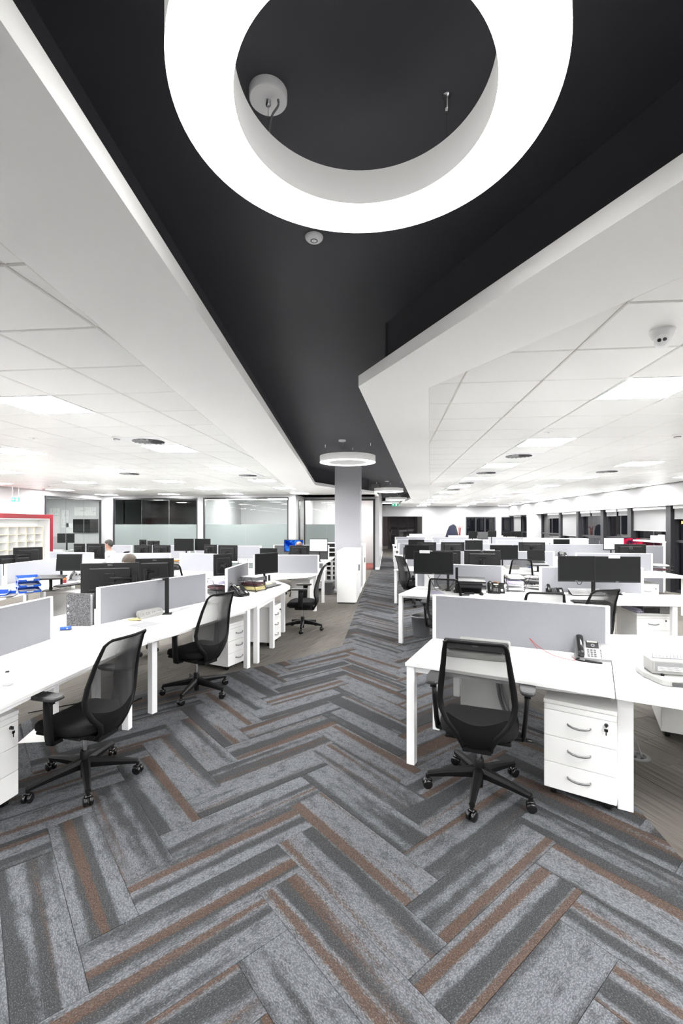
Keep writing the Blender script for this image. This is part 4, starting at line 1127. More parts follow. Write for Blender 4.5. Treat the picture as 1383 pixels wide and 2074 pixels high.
def shelf_unit(label, loc, w, d, h, n):
    t = thing('shelf_unit', label, 'shelves', loc)
    for x in (0, w-.02): uniq('side_panel', MB().box(x, x+.02, 0, d, 0, h), WHITE, t)
    for k in range(n+1): uniq('shelf', MB().box(.02, w-.02, 0, d, (h-.02)*k/n, (h-.02)*k/n+.02), WHITE, t)
    uniq('back_panel', MB().box(.02, w-.02, d-.01, d, .02, h-.02), GREYD, t)
shelf_unit('narrow white shelf unit left of the square column', (-1.98,13.9,0), .62, .38, 1.16, 8)
waste_bin('grey round waste bin beside the chair at the second window-side bank', (.52,7.22,0), .155, .32)
waste_bin('grey round waste bin left of the square column', (-1.50,11.25,0), .135, .30)
def low_cabinet(label, x0, x1, y0, y1, h):
    t = thing('low_cabinet', label, 'cabinet', (x0, y0, 0)); w, d = x1-x0, y1-y0
    uniq('carcass', MB().box(0, w, .02, d, .02, h-.03), WHITE, t); uniq('top_board', MB().cbox(-.005, w+.005, 0, d, h-.03, h, .003), WHITE, t)
    for k in range(2):
        dr = uniq('door', MB().cbox(w/2*k+.003, w/2*(k+1)-.003, 0, .02, .03, h-.035, .003), WHITE, t)
        uniq('handle', MB().box(-.008, .008, -.02, 0, -.05, .05), STEEL, dr, (w/2-.04 if k == 0 else w/2+.04, 0, h*.6))
low_cabinet('white storage cabinet by the windows, first right of the white pier', 4.75, 5.75, 16.2, 16.65, 1.24)
low_cabinet('white storage cabinet by the windows, second right of the white pier', 5.76, 6.76, 16.2, 16.65, 1.24)
low_cabinet('long white cabinet far back left of the white pier', 3.2, 4.9, 24.3, 24.75, 1.12)
low_cabinet('long white cabinet far back in front of the white pier', 4.91, 6.6, 24.3, 24.75, 1.12)
low_cabinet('white cabinet at the corridor corner left of the coat', 1.25, 2.05, 26.3, 26.75, 1.15)
low_cabinet('white cabinet below the glazed corridor opening', .95, 1.75, 22.9, 23.3, 1.12)

# pigeonholes in the red frame on the left wall
def pigeonholes():
    t = thing('pigeonholes', 'white pigeonhole unit with pale wood edges in a red frame', 'pigeonholes', (-10.45, 9.6, 0), 0)
    L, u1 = 3.25, .40
    fr = uniq('red_frame', MB().cbox(0, u1, L-.10, L, .0, 2.02, .004).cbox(0, u1, 0, L-.10, 1.90, 2.02, .004).cbox(0, u1, 0, .10, 0, 1.90, .004), RED, t, label='thick glossy red surround')
    uniq('lining', MB().box(.005, u1-.03, L-.13, L-.101, 0, 1.899).box(.005, u1-.03, .101, L-.13, 1.87, 1.899).box(.0, .01, .101, L-.101, 0, 1.87), WHITE, t)
    nx, nz = 9, 5; y0, y1, z0, z1 = .16, L-.30, .62, 1.66
    for i in range(nx+1):
        y = y0+(y1-y0)*i/nx
        p = uniq('upright', MB().box(.011, .30, -.008, .008, z0, z1), WHITE, t, (0, y, 0)); uniq('wood_edge', MB().box(.30, .306, -.011, .011, z0, z1), WOODL, p)
    for j in range(nz+1):
        z = z0+(z1-z0)*j/nz
        for i in range(nx):
            ya, yb = y0+(y1-y0)*i/nx+.009, y0+(y1-y0)*(i+1)/nx-.009
            q = uniq('shelf', MB().box(.011, .295, ya, yb, -.006, .006), WHITE, t, (0, 0, z))
            uniq('wood_edge', MB().box(.295, .301, ya, yb, -.007, .007), WOODL, q)
    uniq('base_board', MB().box(.011, .30, .101, L-.13, 0, .60), WHITE, t)
pigeonholes()

# ================================================================ MONITORS  (centre, width, height, centre height from the survey)
def mon(label, q, w, h, zc, yaw, **k): return monitor(label, q, yaw, w, h, zc, **k)
BK = 180
# right, second bank
mon('blank black monitor with a white name card, right of the corridor', (0.672,6.852),0.576,0.336,1.170, -4, logo='DELL', tagtxt=1, armdy=.14, poledx=.22)
mon('monitor back with a white name card on the screen behind the closed laptop', (1.596,7.951),0.595,0.310,1.138, BK-6, tagtxt=1, armdy=.12, backlogo='DELL')
mon('blank black monitor above the desk phone, left of the twin pair', (2.589,6.594),0.490,0.354,1.127, 2, logo='DELL', armdy=.14, poledx=.30)
mon('blank black monitor with name card, right of the twin pair', (3.123,6.597),0.601,0.358,1.122, 0, logo='DELL', tagtxt=2, armdy=.14, poledx=-.26)
mon('monitor back half hidden behind the name-carded monitor by the corridor', (1.018,8.093),0.481,0.266,1.148, BK, armdy=.12)
# right, third bank
mon('dark monitor over the chair at the corridor end of the third bank', (0.634,10.014),0.524,0.310,1.129, -6, armdy=.14)
mon('monitor back with a pink sticker near the corridor', (0.962,11.405),0.450,0.268,1.160, BK, armdy=.10)
mon('thin top of a dark monitor below the corridor glass', (0.886,14.362),0.491,0.169,1.167, 0, armdy=.10)
mon('monitor back with a pale ridge, right of the pink-sticker one', (1.584,11.417),0.569,0.278,1.157, BK, armdy=.10)
mon('dark monitor below the red coat stand', (2.065,11.265),0.416,0.238,1.233, 0, armdy=.14, poledx=.2)
mon('black monitor in front of the short pole, middle of the third bank', (2.508,10.204),0.589,0.321,1.124, 0, armdy=.14)
mon('monitor back left of the open laptop', (3.455,11.405),0.618,0.262,1.173, BK, armdy=.10)
mon('black monitor on a pole, right of the open laptop', (5.338,14.711),0.488,0.335,1.102, 0, armdy=.14, poledx=-.3)
mon('monitor showing a white page, near the windows', (6.545,14.029),0.590,0.359,1.160, 4, lit=SCR_WHITE, armdy=.14)
mon('monitor showing a dark red page, near the windows', (7.146,14.090),0.590,0.345,1.168, -2, lit=SCR_RED, armdy=.14)
mon('monitor back with the round logo, behind the wide grey screen', (5.545,11.114),0.681,0.329,1.114, BK, backlogo='ring', armdy=.10)
# far right
mon('distant monitor, first of the far row below the dark far glazing', (3.358,18.532),0.333,0.294,1.300, 0, armdy=.10)
mon('distant monitor, second of the far row, with a painted grey sheen', (3.686,18.263),0.404,0.289,1.288, 0, armdy=.10, dark=GREYD)  # sheen put into the display as a lighter grey colour
mon('distant monitor, third of the far row below the dark far glazing', (4.118,18.608),0.333,0.254,1.339, 0, armdy=.10)
mon('distant monitor, fourth of the far row left of the white pier', (5.611,22.277),0.350,0.234,1.248, 0, armdy=.10)
mon('distant monitor, last of the far row beside the white pier', (6.013,22.217),0.511,0.256,1.262, 0, armdy=.10)
# left bank, facing desks: backs to the aisle
mon('large black monitor back over the grey screen, left of the pair beside the marbled binder', (-2.990,4.673),0.573,0.321,1.164, BK+22, armdy=.06, poledx=-.25, backlogo='DELL')
mon('large black monitor back over the grey screen, right of the pair', (-2.865,5.389),0.446,0.312,1.164, BK+21, armdy=.06, poledx=.1, backlogo='DELL')
mon('black monitor back turned at an angle, between the left bank screens', (-2.533,6.830),0.290,0.335,1.114, BK+38, armdy=.14)
monitor('thin monitor turned sideways on a pole over the rounded end desk', (-1.818,6.751,1.157), 58, .46, .31, 1.150, armdy=.16, poledx=.10)
# far left bank
monitor('tilted black monitor on an arm right of the blue trays', (-5.099,6.872,1.134), 8, .40, .27, 1.125, tilt=-6, armdy=.14, poledx=-.20)
monitor('monitor turned edge-on in front of the pigeonholes', (-6.499,7.685,1.180), 230, .45, .28, 1.18, armdy=.14, poledx=.2)
monitor('black monitor back at the left frame edge behind the blue trays', (-6.578,7.476,0.966), 180+62, .62, .36, 1.02, armdy=.14)
# second bank
mon('monitor back left of the white-shirted person, first of two', (-7.014,9.794),0.294,0.339,1.123, BK-6, armdy=.12)
mon('monitor back hiding the hands of the white-shirted person', (-6.548,9.691),0.445,0.345,1.126, BK-2, armdy=.12)
mon('monitor back with pale ridge right of the white-shirted person', (-5.442,9.702),0.397,0.221,1.160, BK, armdy=.12)
mon('monitor back right of the one with the pale ridge', (-4.970,9.649),0.426,0.218,1.166, BK-4, armdy=.12)
mon('wide black monitor, left of the twin pair by the meeting rooms', (-5.280,11.427),0.527,0.322,1.197, 0, armdy=.14)
mon('wide black monitor, right of the twin pair by the meeting rooms', (-4.834,11.573),0.454,0.311,1.199, -6, armdy=.14)
mon('monitor back low behind the grey screen, left of the small tilted one', (-3.895,9.758),0.295,0.207,1.182, BK-3, armdy=.12)
mon('large dark monitor back beside the paper rack', (-3.445,9.602),0.460,0.342,1.113, BK-10, armdy=.12)
mon('small monitor against the meeting room glass, left', (-6.795,12.128),0.207,0.152,1.226, BK, armdy=.12)
mon('small monitor against the meeting room glass, right', (-6.475,12.110),0.357,0.124,1.215, BK, armdy=.12)
# aisle end of second and third banks
mon('dark monitor above the aisle end screen, left of the blue display', (-2.670,10.083),0.401,0.178,1.110, 2, armdy=.14)
mon('monitor showing a blue desktop in front of the bald person', (-2.459,11.813),0.506,0.324,1.166, 3, lit=SCR_BLUE, armdy=.14)
mon('monitor showing a white page right of the bald person', (-1.807,11.878),0.493,0.350,1.179, -3, lit=SCR_WHITE, armdy=.14)
mon('monitor back in front of the bald person', (-1.958,10.054),0.452,0.210,1.155, BK, armdy=.12)

# ================================================================ PHONES
desk_phone('grey office phone with black handset on the right foreground desk', (1.518,3.605,0.742), -16, face=LGREY, light=True)
desk_phone('black desk phone beside the white paper stack and closed laptop', (1.567,6.876,0.742), -8)
desk_phone('black desk phone left of the open printed sheets', (2.391,6.912,0.742), -4)
desk_phone('black desk phone on the rounded end desk beside the wire tray', (-2.075,6.231,0.742), 62)
desk_phone('grey-faced desk phone right of the red mug near the pigeonholes', (-5.558,7.695,0.742), 14, face=GREYP)
desk_phone('black desk phone behind the open laptop, third window-side bank', (5.260,14.415,0.742), 0)

# ================================================================ RIGHT FOREGROUND DESK
def laminator():
    t = thing('laminator', 'white laminator with black top on the right foreground desk', 'laminator', (0.662,3.544,0.742), R(-17))
    def tray(mb):
        n = 24; vs = []
        for z, k in ((.0,.97),(.006,1.0),(.030,1.0),(.036,.985)):
            for i in range(n):
                a = 2*math.pi*i/n; c, s_ = math.cos(a), math.sin(a)
                vs.append((.245*k*math.copysign(abs(c)**.35, c), .075*k*math.copysign(abs(s_)**.45, s_), z))
        mb.add(vs, [(k*n+i,k*n+(i+1)%n,(k+1)*n+(i+1)%n,(k+1)*n+i) for k in range(3) for i in range(n)]+[tuple(range(n-1,-1,-1)), tuple(3*n+i for i in range(n))])
    part('base', 'lam_base', tray, IVORY, t)
    part('back_cover', 'lam_back', lambda mb: mb.cbox(-.13,.245,.055,.085,.002,.125,.012), IVORY, t)
    p = part('top_cover', 'lam_top', lambda mb: mb.cbox(-.245,.235,-.02,.055,.046,.112,.010), BLACKG, t)
    for x in (-.20, .19): part('guide_post', 'lam_post', lambda mb: mb.cyl(.006,.03,.05,10), CHROME, t, (x,-.03,0))
    part('slot', 'lam_slot', lambda mb: mb.box(-.22,.21,-.0205,-.0195,.054,.060), GREYD, p)
    text('logo', 'acer', .026, p, (.0,-.0206,.085), (R(90),0,0), LGREY)
laminator()
cable('thin red network cable looped from the screen foot to the phone', [(1.189,3.788,0.742),(1.165,3.74,.775),(1.120,3.76,.840),(1.16,3.70,.80),(1.24,3.60,.757),(1.36,3.50,.7465),(1.385,3.610,0.744)], .0022, REDW)
def comb_binder():
    t = thing('comb_binding_machine', 'off-white comb binding machine at the right frame edge', 'binding machine', (1.876,3.141,0.742), R(-8))
    part('base_plate', 'cb_base', lambda mb: mb.prism([(-.16,-.14),(-.135,-.15),(.22,-.15),(.22,.17),(-.185,.17),(-.21,.15),(-.21,.02)], .004, .034), IVORY, t)
    part('waste_drawer', 'cb_drw', lambda mb: mb.cbox(-.11,.215,-.156,-.150,.006,.028,.002), GREYD, t, label='dark waste drawer front')
    part('housing', 'cb_house', lambda mb: mb.cbox(-.17,.215,-.02,.13,.034,.125,.006), IVORY, t)
    part('front_panel', 'cb_fp', lambda mb: mb.box(-.155,.212,-.0215,-.0195,.052,.112), LGREY, t, label='grey ribbed front panel')
    def ribs(mb):
        for k in range(5): mb.box(-.14,.21,-.0235,-.021,.060+.006*k,.062+.006*k)
    r = part('panel_ribs', 'cb_ribs', ribs, WHITE, t); r['kind'] = 'stuff'
    part('tooth_bar', 'cb_bar', lambda mb: mb.box(-.15,.205,.03,.05,.125,.130), LGREY, t)
    for k in range(18):
        part('tooth', 'cb_tooth', lambda mb: mb.box(-.0016,.0016,-.002,.002,.129,.156).box(-.0016,.0016,-.012,.002,.129,.132), HANDLE, t, (-.145+.0203*k, .042, 0))
    part('foot_knob', 'cb_knob', lambda mb: mb.cyl(.010,.034,.046,10), BLACK, t, (-.12,-.04,0))
comb_binder()
def grommet(label, loc):
    t = thing('floor_grommet', label, 'floor box', (loc[0], loc[1], 0))
    part('ring', 'gr_ring', lambda mb: mb.lathe([(.055,0),(.055,.006),(.082,.004),(.085,0)], 28, None, False), GREYP, t)
    part('well', 'gr_well', lambda mb: mb.lathe([(0,.001),(.055,.001)], 28, None, False), BLACK, t)
    part('cable_bundle', 'gr_cab', lambda mb: mb.tube(smoothpath([(-.02,.0,.002),(-.05,.03,.12),(-.10,.10,.30),(-.12,.16,.70)]), .016, .012, 8), GREYP, t)
    part('cable_strap', 'gr_str', lambda mb: mb.tube(smoothpath([(.02,-.02,.002),(-.01,.02,.13),(-.08,.09,.33),(-.10,.15,.70)]), .007, .007, 6), LGREY, t)
grommet('grey floor cable grommet by the foreground desk leg, right edge', (1.87,3.64))
grommet('grey floor cable grommet behind the front mesh chair', (1.05,3.94))

# ================================================================ SECOND WINDOW-SIDE BANK
def laptop_stand():
    t = thing('laptop_riser', 'black laptop riser arm on the second window-side bank', 'laptop stand', (1.021,6.919,0.742), R(-8))
    part('post', 'lr_post', lambda mb: mb.cyl(.02,.0,.36,12).cbox(-.05,.05,-.05,.05,0,.014,.004), BLACK, t)
    part('shelf', 'lr_shelf', lambda mb: mb.cbox(-.02,.36,-.18,.08,.125,.135,.004), BLACK, t)
    part('tray', 'lr_tray', lambda mb: mb.add([(-.04,-.15,0),(.40,-.15,0),(.42,.10,.0),(-.02,.10,0),(-.04,-.15,.006),(.40,-.15,.006),(.42,.10,.09),(-.02,.10,.09)], [(3,2,1,0),(4,5,6,7),(0,1,5,4),(1,2,6,5),(2,3,7,6),(3,0,4,7)]), BLACKG, t)
    part('docking_block', 'lr_dock', lambda mb: mb.cbox(.10,.24,-.245,-.165,0,.022,.004), BLACK, t)
laptop_stand()
def closed_laptop(label, loc, rz, tilt, name='laptop'):
    t = thing(name, label, 'laptop', loc, R(rz)); t.rotation_euler = (R(tilt),0,R(rz))
    part('base', 'cl_base', lambda mb: mb.cbox(-.19,.19,-.13,.13,0,.014,.003), BLACK, t)
    part('lid', 'cl_lid', lambda mb: mb.cbox(-.19,.19,-.13,.13,.0145,.024,.003), MBACK, t)
closed_laptop('closed black laptop lying on the riser arm', (1.210,6.776,0.923), -8, 9)
tag(uniq('leaflet', MB().box(-.075,.075,-.001,.001,0,.21), PAPER, None, (0.651,7.302,0.742), R(-12)), 'white printed leaflet standing against the screen beside the chair top', 'leaflet')
def power_block(label, loc, rz, n=4, w=.30, h=.085):
    t = thing('power_block', label, 'power strip', (loc[0],loc[1],DT), R(rz))
    def f(mb):
        vs=[]; n_=20
        for y in (0,.045):
            for i in range(n_):
                a=2*math.pi*i/n_; c,s_=math.cos(a),math.sin(a)
                vs.append((w/2*math.copysign(abs(c)**.3,c), y+(.02 if s_>0 else 0), h/2+h/2*math.copysign(abs(s_)**.4,s_)))
        mb.add(vs,[(i,(i+1)%n_,(i+1)%n_+n_,i+n_) for i in range(n_)]+[tuple(range(n_-1,-1,-1)),tuple(n_+i for i in range(n_))])
    part('housing','pb%.2f'%w,f,IVORY,t)
    for k in range(n):
        x=-w/2+w*(k+.5)/n
        s=part('socket','pb_s',lambda mb: mb.cbox(-.028,.028,-.0035,.001,-.024,.024,.001),IVORY,t,(x,.009,h*.5))
        part('slots','pb_sl',lambda mb: mb.box(-.003,.003,-.0042,-.0034,.006,.015).box(-.014,-.008,-.0042,-.0034,-.010,-.006).box(.008,.014,-.0042,-.0034,-.010,-.006),GREYD,s)['kind']='stuff'
power_block('white socket strip behind the hanging cables, second window-side bank', (0.880,7.057,0.742), -14, 3, .22)
power_block('white four-socket power block leaning on the grey screen, left bank', (-2.524,4.690,0.742), 68.5)
cable('black display cable drooping below the name-carded monitor', [(0.584,6.793,1.000),(0.618,6.696,0.933),(0.729,6.956,0.747),(0.825,6.965,0.747),(0.923,6.777,0.848),(1.009,6.836,0.899)], .004)
cable('second black cable crossing below the name-carded monitor', [(0.771,6.812,1.008),(0.703,6.705,0.912),(0.821,7.121,0.747),(0.877,6.920,0.747),(0.995,6.885,0.936)], .004)
cable('black cable looped under the left of the twin monitors', [(2.665,6.772,0.956),(2.663,6.732,0.898),(2.704,6.736,0.898),(2.749,6.781,0.956)], .004)
cable('orange network cable curled behind the black phone', [(1.522,7.160,0.744),((1.651,7.619,0.744)),(1.549,6.891,0.892),(1.595,6.845,0.891),(1.754,7.400,0.744)], .006, ORANGE)
tag(uniq('case', MB().cbox(-.055,.055,-.035,.035,0,.018,.006), BLACK, None, (1.082,6.550,0.742), R(10)), 'small black case near the front edge beside the laptop riser', 'case')
pile('crumpled white note on the docking block', (1.258,6.843,0.764), 20, .06, .04, .012, PAPER, 'note', 'paper', 3, 5)
mouse('black mouse beside the closed laptop riser', (1.319,6.619,0.742), -10)
letter_tray('black wire tray stuffed with loose white paper, second window-side bank', (1.895,7.108,0.742), -4, 3, .25, .33, .085)
tray_papers('the stuffed wire tray beside the black phone', (1.895,7.108,0.742), -4, 3, [PAPER, PAPERP, PAPER], .085, hmax=.05)
letter_tray('black wire tray partly hidden left of the white screen post', (2.278,7.303,0.742), 60, 3, .25, .32, .075)
tray_papers('the wire tray left of the white screen post', (2.278,7.303,0.742), 60, 3, [PAPER, GREYD, PAPER], .075, seed=2, hmax=.03)
# printed sheets on a slope, keyboard, cup
t = thing('document_slope', 'black document slope under the open printed sheets', 'document holder', (2.783,6.767,0.742), R(-3))
part('slope', 'dslope', lambda mb: mb.add([(-.20,-.10,0),(.20,-.10,0),(.20,.10,0),(-.20,.10,0),(-.20,-.10,.012),(.20,-.10,.012),(.20,.10,.075),(-.20,.10,.075)], [(3,2,1,0),(4,5,6,7),(0,1,5,4),(1,2,6,5),(2,3,7,6),(3,0,4,7)]), BLACK, t)
for sx, nm in ((-1,'left'),(1,'right')):
    o = thing('printed_sheet', 'open printed sheet on the document slope, %s half' % nm, 'paper', (0,0,0))
    l = (2.783,6.767,0.742); a = R(-3)
    o.location = (l[0]+sx*.105*math.cos(a), l[1]+sx*.105*math.sin(a), DT+.0445); o.rotation_euler = (math.atan2(.063,.20),0,a)
    part('page', 'psheet', lambda mb: mb.box(-.104,.104,-.105,.105,0,.002), PAPER, o)
    def lines(mb):
        for k in range(11): mb.box(-.085, .085-.02*((k*7) % 4), .088-.016*k, .093-.016*k, .002, .0024)
    part('print', 'plines', lines, LGREY, o)['kind'] = 'stuff'
keyboard('black keyboard in front of the printed sheets', (2.568,6.099,0.742), -4)
t = thing('cup', 'white takeaway cup with a dark lid below the twin monitors', 'cup', (3.217,7.141,0.742))
part('cup_body', 'cupb', lambda mb: mb.lathe([(.028,0),(.036,.10)], 20), WHITE, t); part('lid', 'cupl', lambda mb: mb.lathe([(.038,.10),(.038,.108),(.033,.116),(0,.116)], 20), BLACK, t)
tag(uniq('tablet', MB().cbox(-.10,.10,-.06,.06,0,.012,.004), BLACK, None, (3.222,6.856,0.742), R(-8)), 'black tablet lying right of the white cup', 'tablet')
mouse('white mouse on the desk right of the black tablet', (3.318,6.821,0.742), -20, WHITE)
t = thing('computer_case', 'grey and black computer case lying on the pedestal', 'computer', (3.47,6.30,.5855), R(-2))
part('case', 'pc_case', lambda mb: mb.cbox(-.165,.165,0,.34,0,.095,.004), GREYP, t)
part('front_black', 'pc_f', lambda mb: mb.cbox(-.155,.03,-.006,0,.008,.066,.002), BLACKG, t)
part('front_grey', 'pc_g', lambda mb: mb.cbox(.034,.155,-.006,0,.008,.086,.002), LGREY, t)
part('power_button', 'pc_b', lambda mb: mb.lathe([(.006,0),(.006,.003)], 10, Matrix.Rotation(R(90),4,'X')), PAPERP, t, (.12,-.006,.076))
for k, (dx, dz) in enumerate(((-.165,.0),(-.136,.0),(-.1505,.0255))):
    ln = .42
    o = tag(uniq('drawing_roll', MB().lathe([(.009,0),(.0145,0),(.0145,ln),(.009,ln),(.009,0)], 16, None, False), PAPERP, None, (3.42+dx, 6.27+.012*k, .6005+dz)), 'rolled drawing beside the computer case, %s of the three' % ('lower left','lower right','topmost')[k], 'paper roll')
    o.rotation_euler = (R(-90), 0, R(3))
# third bank small things
def open_laptop(label, loc, rz, w=.36):
    t = thing('laptop', label, 'laptop', loc, R(rz))
    b = part('keyboard_deck', 'ol_d', lambda mb: mb.cbox(-w/2,w/2,-.12,.12,0,.018,.003), GREYP, t, rot=(R(14),0,0))
    part('keys', 'ol_k', lambda mb: [mb.box(-w/2+.02+.0235*i, -w/2+.04+.0235*i, -.02+.024*j, .0+.024*j, .018, .020) for i in range(13) for j in range(5)] and None, BLACK, b)['kind'] = 'stuff'
    l = part('lid', 'ol_l', lambda mb: mb.cbox(-w/2,w/2,-.006,.006,0,.24,.003), MBACK, t, (0,.125,.040), rot=(R(-8),0,0))
    part('display', 'ol_s', lambda mb: mb.box(-w/2+.012,w/2-.012,-.0068,-.0058,.02,.228), SCREEN, l)
t = thing('laptop_riser', 'black laptop riser under the open laptop', 'laptop stand', (*(3.139,9.966,0.904)[:2], DT), R(-3))
part('shelf', 'lr2', lambda mb: mb.cbox(-.19,.19,-.14,.14,.125,.137,.004), BLACK, t); part('post', 'lr2p', lambda mb: mb.cyl(.022,0,.126,10).cbox(-.08,.08,-.08,.08,0,.012,.004), BLACK, t)
open_laptop('open dark laptop on a riser, third window-side bank', (*(3.139,9.966,0.904)[:2], DT+.170), -3)
tag(uniq('sticky_tape', MB().lathe([(.016,0),(.04,0),(.04,.03),(.016,.03),(.016,0)], 18, None, False), BLUE, None, (3.216,10.796,0.742)), 'bright blue roll left of the open laptop riser', 'tape roll')
power_block('white socket strip seen through the mesh chair, third window-side bank', (2.743,10.409,0.742), 0, 4, .30)
letter_tray('black wire tray with files near the thick dark window post', (5.786,10.398,0.742), 0, 2, .42, .30, .085)
tray_papers('the wire tray near the thick dark window post', (5.786,10.398,0.742), 0, 2, [DARKP, PAPER], .085, seed=4, hmax=.03)
tag(uniq('carton', MB().cbox(-.09,.09,-.06,.06,0,.14,.003), WHITE, None, (7.20,13.15,1.286)), 'white box on the window sill, left', 'box')
tag(uniq('carton', MB().cbox(-.06,.06,-.05,.05,0,.17,.003), WHITE, None, (7.20,12.86,1.286)), 'taller white box on the window sill, right', 'box')
pile('white papers on the second window-side desk by the corridor', (0.544,7.023,0.742), -20, .26, .30, .006, PAPER, seed=3)
pile('loose sheet beside the standing leaflet', (0.683,6.787,0.742), 12, .21, .29, .003, PAPERP, seed=6, n=2)

# ================================================================ LEFT BANK SMALL THINGS
t = thing('lever_arch_file', 'grey marbled lever arch file standing on the left bank desk', 'binder', (-3.021,4.233,0.742), R(6))
part('cover', 'laf', lambda mb: mb.cbox(-.118,.118,-.036,-.033,0,.315,.0012).cbox(-.118,.118,.033,.036,0,.315,.0012).cbox(-.118,-.115,-.033,.033,0,.315,.0012), MARBLE, t)
part('pages', 'lafp', lambda mb: mb.box(-.112,.105,-.030,.030,.006,.300), PAPER, t)
for z in (.13,.20):
    part('rivet_slot', 'lafr', lambda mb: mb.lathe([(.006,0),(.011,0),(.011,.002),(.006,.002)], 12, Matrix.Rotation(R(90),4,'X'), False), CHROME, t, (-.098,-.036,z))
t = thing('stapler', 'small blue hole punch beside the marbled file', 'hole punch', (-3.034,4.042,0.742), R(20))
part('body', 'hp', lambda mb: mb.cbox(-.045,.045,-.022,.022,.006,.036,.005), BLUE, t); part('base', 'hpb', lambda mb: mb.box(-.048,.048,-.026,.026,0,.006), GREYD, t); part('stud', 'hps', lambda mb: mb.lathe([(.006,0),(.006,.003)],10,Matrix.Rotation(R(90),4,'X')), CHROME, t, (.02,-.022,.02))
pile('notebook with yellow sheets on the desk beside the power block', (-2.603,4.388,0.742), 66, .16, .23, .008, PAPER, 'notebook', 'notebook', 2, 4)
pile('yellow note pad on the notebook beside the power block', ((-2.618,4.505,0.742)[0], (-2.618,4.505,0.742)[1], .7505), 58, .09, .10, .008, PAPERY, 'note_pad', 'note pad', 2, 8)
tag(uniq('clear_folder', MB().box(-.11,.11,-.15,.15,0,.003), LGREY, None, (-2.459,4.357,0.742), R(70)), 'grey clear folder in front of the notebook', 'folder')
tag(uniq('bulldog_clip', MB().cbox(-.012,.012,-.008,.008,0,.010,.003).tube([(-.008,.006,.006),(0,.022,.008),(.008,.006,.006)],.0012,.0012,5), BLACKG, None, (-2.561,2.849,0.742), R(30)), 'small black clip lying on the left frame edge desk', 'clip')
t = thing('monitor_pole', 'black monitor pole clamped in front of the left bank screen', 'pole', (-2.456,4.887,0.742), R(21))
part('pole', 'mpole', lambda mb: mb.cbox(-.022,.022,-.015,.015,.0,.405,.003), BLACK, t); part('clamp', 'mpc', lambda mb: mb.cbox(-.055,.055,-.06,.02,0,.012,.003), BLACK, t)
part('cross_arm', 'mpx', lambda mb: mb.tube([(0,.0,.37),(0,.10,.38),(-.18,.20,.36)], .016,.016,8), BLACK, t)
letter_tray('black wire tray between the two left bank screens', (-2.412,6.289,0.770), 62, 3, .25, .33, .07)
tray_papers('the wire tray between the two left bank screens', (-2.412,6.289,0.770), 62, 3, [GREYD, DARKP, PAPERP], .07, seed=1, hmax=.045)
letter_tray('black wire tray piled with files on the rounded end desk', (-2.021,6.712,0.742), 72, 3, .26, .33, .07)
tray_papers('the piled wire tray on the rounded end desk', (-2.021,6.712,0.742), 72, 3, [PAPERY, DARKP, GREYP], .07, seed=5, hmax=.05)
pile('white papers spread beyond the piled wire tray', (-2.006,7.447,0.742), 30, .21, .30, .010, PAPERY, seed=9)
for p_, nm in (((-2.108,7.763,0.742),'nearer'),((-2.084,7.903,0.742),'farther')):
    t = thing('pen_pot', 'slim black pen pot beyond the piled wire tray, %s of two' % nm, 'pen pot', p_); part('pot','ppot',lambda mb: mb.lathe([(.024,0),(.024,.10),(.021,.10),(.021,.006),(0,.006)],14,None,False), BLACK, t)
    part('base','ppotb',lambda mb: mb.lathe([(0,0),(.024,0)],14,None,False),BLACK,t)
mouse('pale mouse on the rounded end desk', (-1.907,7.520,0.742), 70, LGREY)
keyboard('black keyboard at the far side of the rounded end desk', (-1.856,7.163,0.742), 75)
paper_sheet('white sheet lying on the floor beside the left front chair', (-2.80,3.52,.001), 14, .33, .26, WHITE)
cable('black cable lying on the floor under the left front desk', [(-3.3,3.9,.004),(-2.9,4.2,.004),(-2.6,4.05,.004),(-2.45,4.35,.004)], .005)

# ================================================================ FAR LEFT BANK SMALL THINGS
def blue_tray(label, loc, rz):
    t = thing('letter_tray', label, 'letter tray', loc, R(rz)); w, d = .27, .35
    part('base', 'bt_b', lambda mb: mb.box(-w/2,w/2,-d/2,d/2,0,.004), BLUE, t)
    part('rim', 'bt_r', lambda mb: mb.add([(-w/2,-d/2,.004),(-w/2,d/2,.004),(w/2,d/2,.004),(w/2,-d/2,.004),(-w/2-.006,-d/2,.03),(-w/2-.006,d/2+.006,.06),(w/2+.006,d/2+.006,.06),(w/2+.006,-d/2,.03),
        (-w/2+.004,-d/2,.004),(-w/2+.004,d/2-.004,.004),(w/2-.004,d/2-.004,.004),(w/2-.004,-d/2,.004),(-w/2-.002,-d/2,.03),(-w/2-.002,d/2+.002,.06),(w/2+.002,d/2+.002,.06),(w/2+.002,-d/2,.03)],
        [(0,4,5,1),(1,5,6,2),(2,6,7,3),(8,9,13,12),(9,10,14,13),(10,11,15,14),(4,12,13,5),(5,13,14,6),(6,14,15,7),(0,8,12,4),(3,7,15,11)]), BLUE, t)
    part('front_lip', 'bt_l', lambda mb: mb.box(-w/2,-.04,-d/2,-d/2+.004,0,.026).box(.04,w/2,-d/2,-d/2+.004,0,.026), BLUE, t)
    if loc[2] > DT+.01:
        for sx in (-1,1): part('riser', 'bt_s', lambda mb: mb.cyl(.004,-.075,.03,6), WHITE, t, (sx*w*.5,-.05,0))
    return t
L0 = (-5.308,6.230,0.742)
for k, nm in enumerate(('bottom','middle','top')):
    blue_tray('bright blue plastic letter tray, %s of the stack' % nm, (L0[0], L0[1]+.05, DT+.001+.085*k), 48)
    pile('papers in the %s blue tray' % nm, (L0[0]+.01, L0[1]+.06, DT+.006+.085*k), 50, .21, .29, .012, PAPER, seed=20+k, n=3)
blue_tray('single bright blue letter tray at the left frame edge', (*(-5.452,5.890,0.742)[:2], DT+.001), 30)
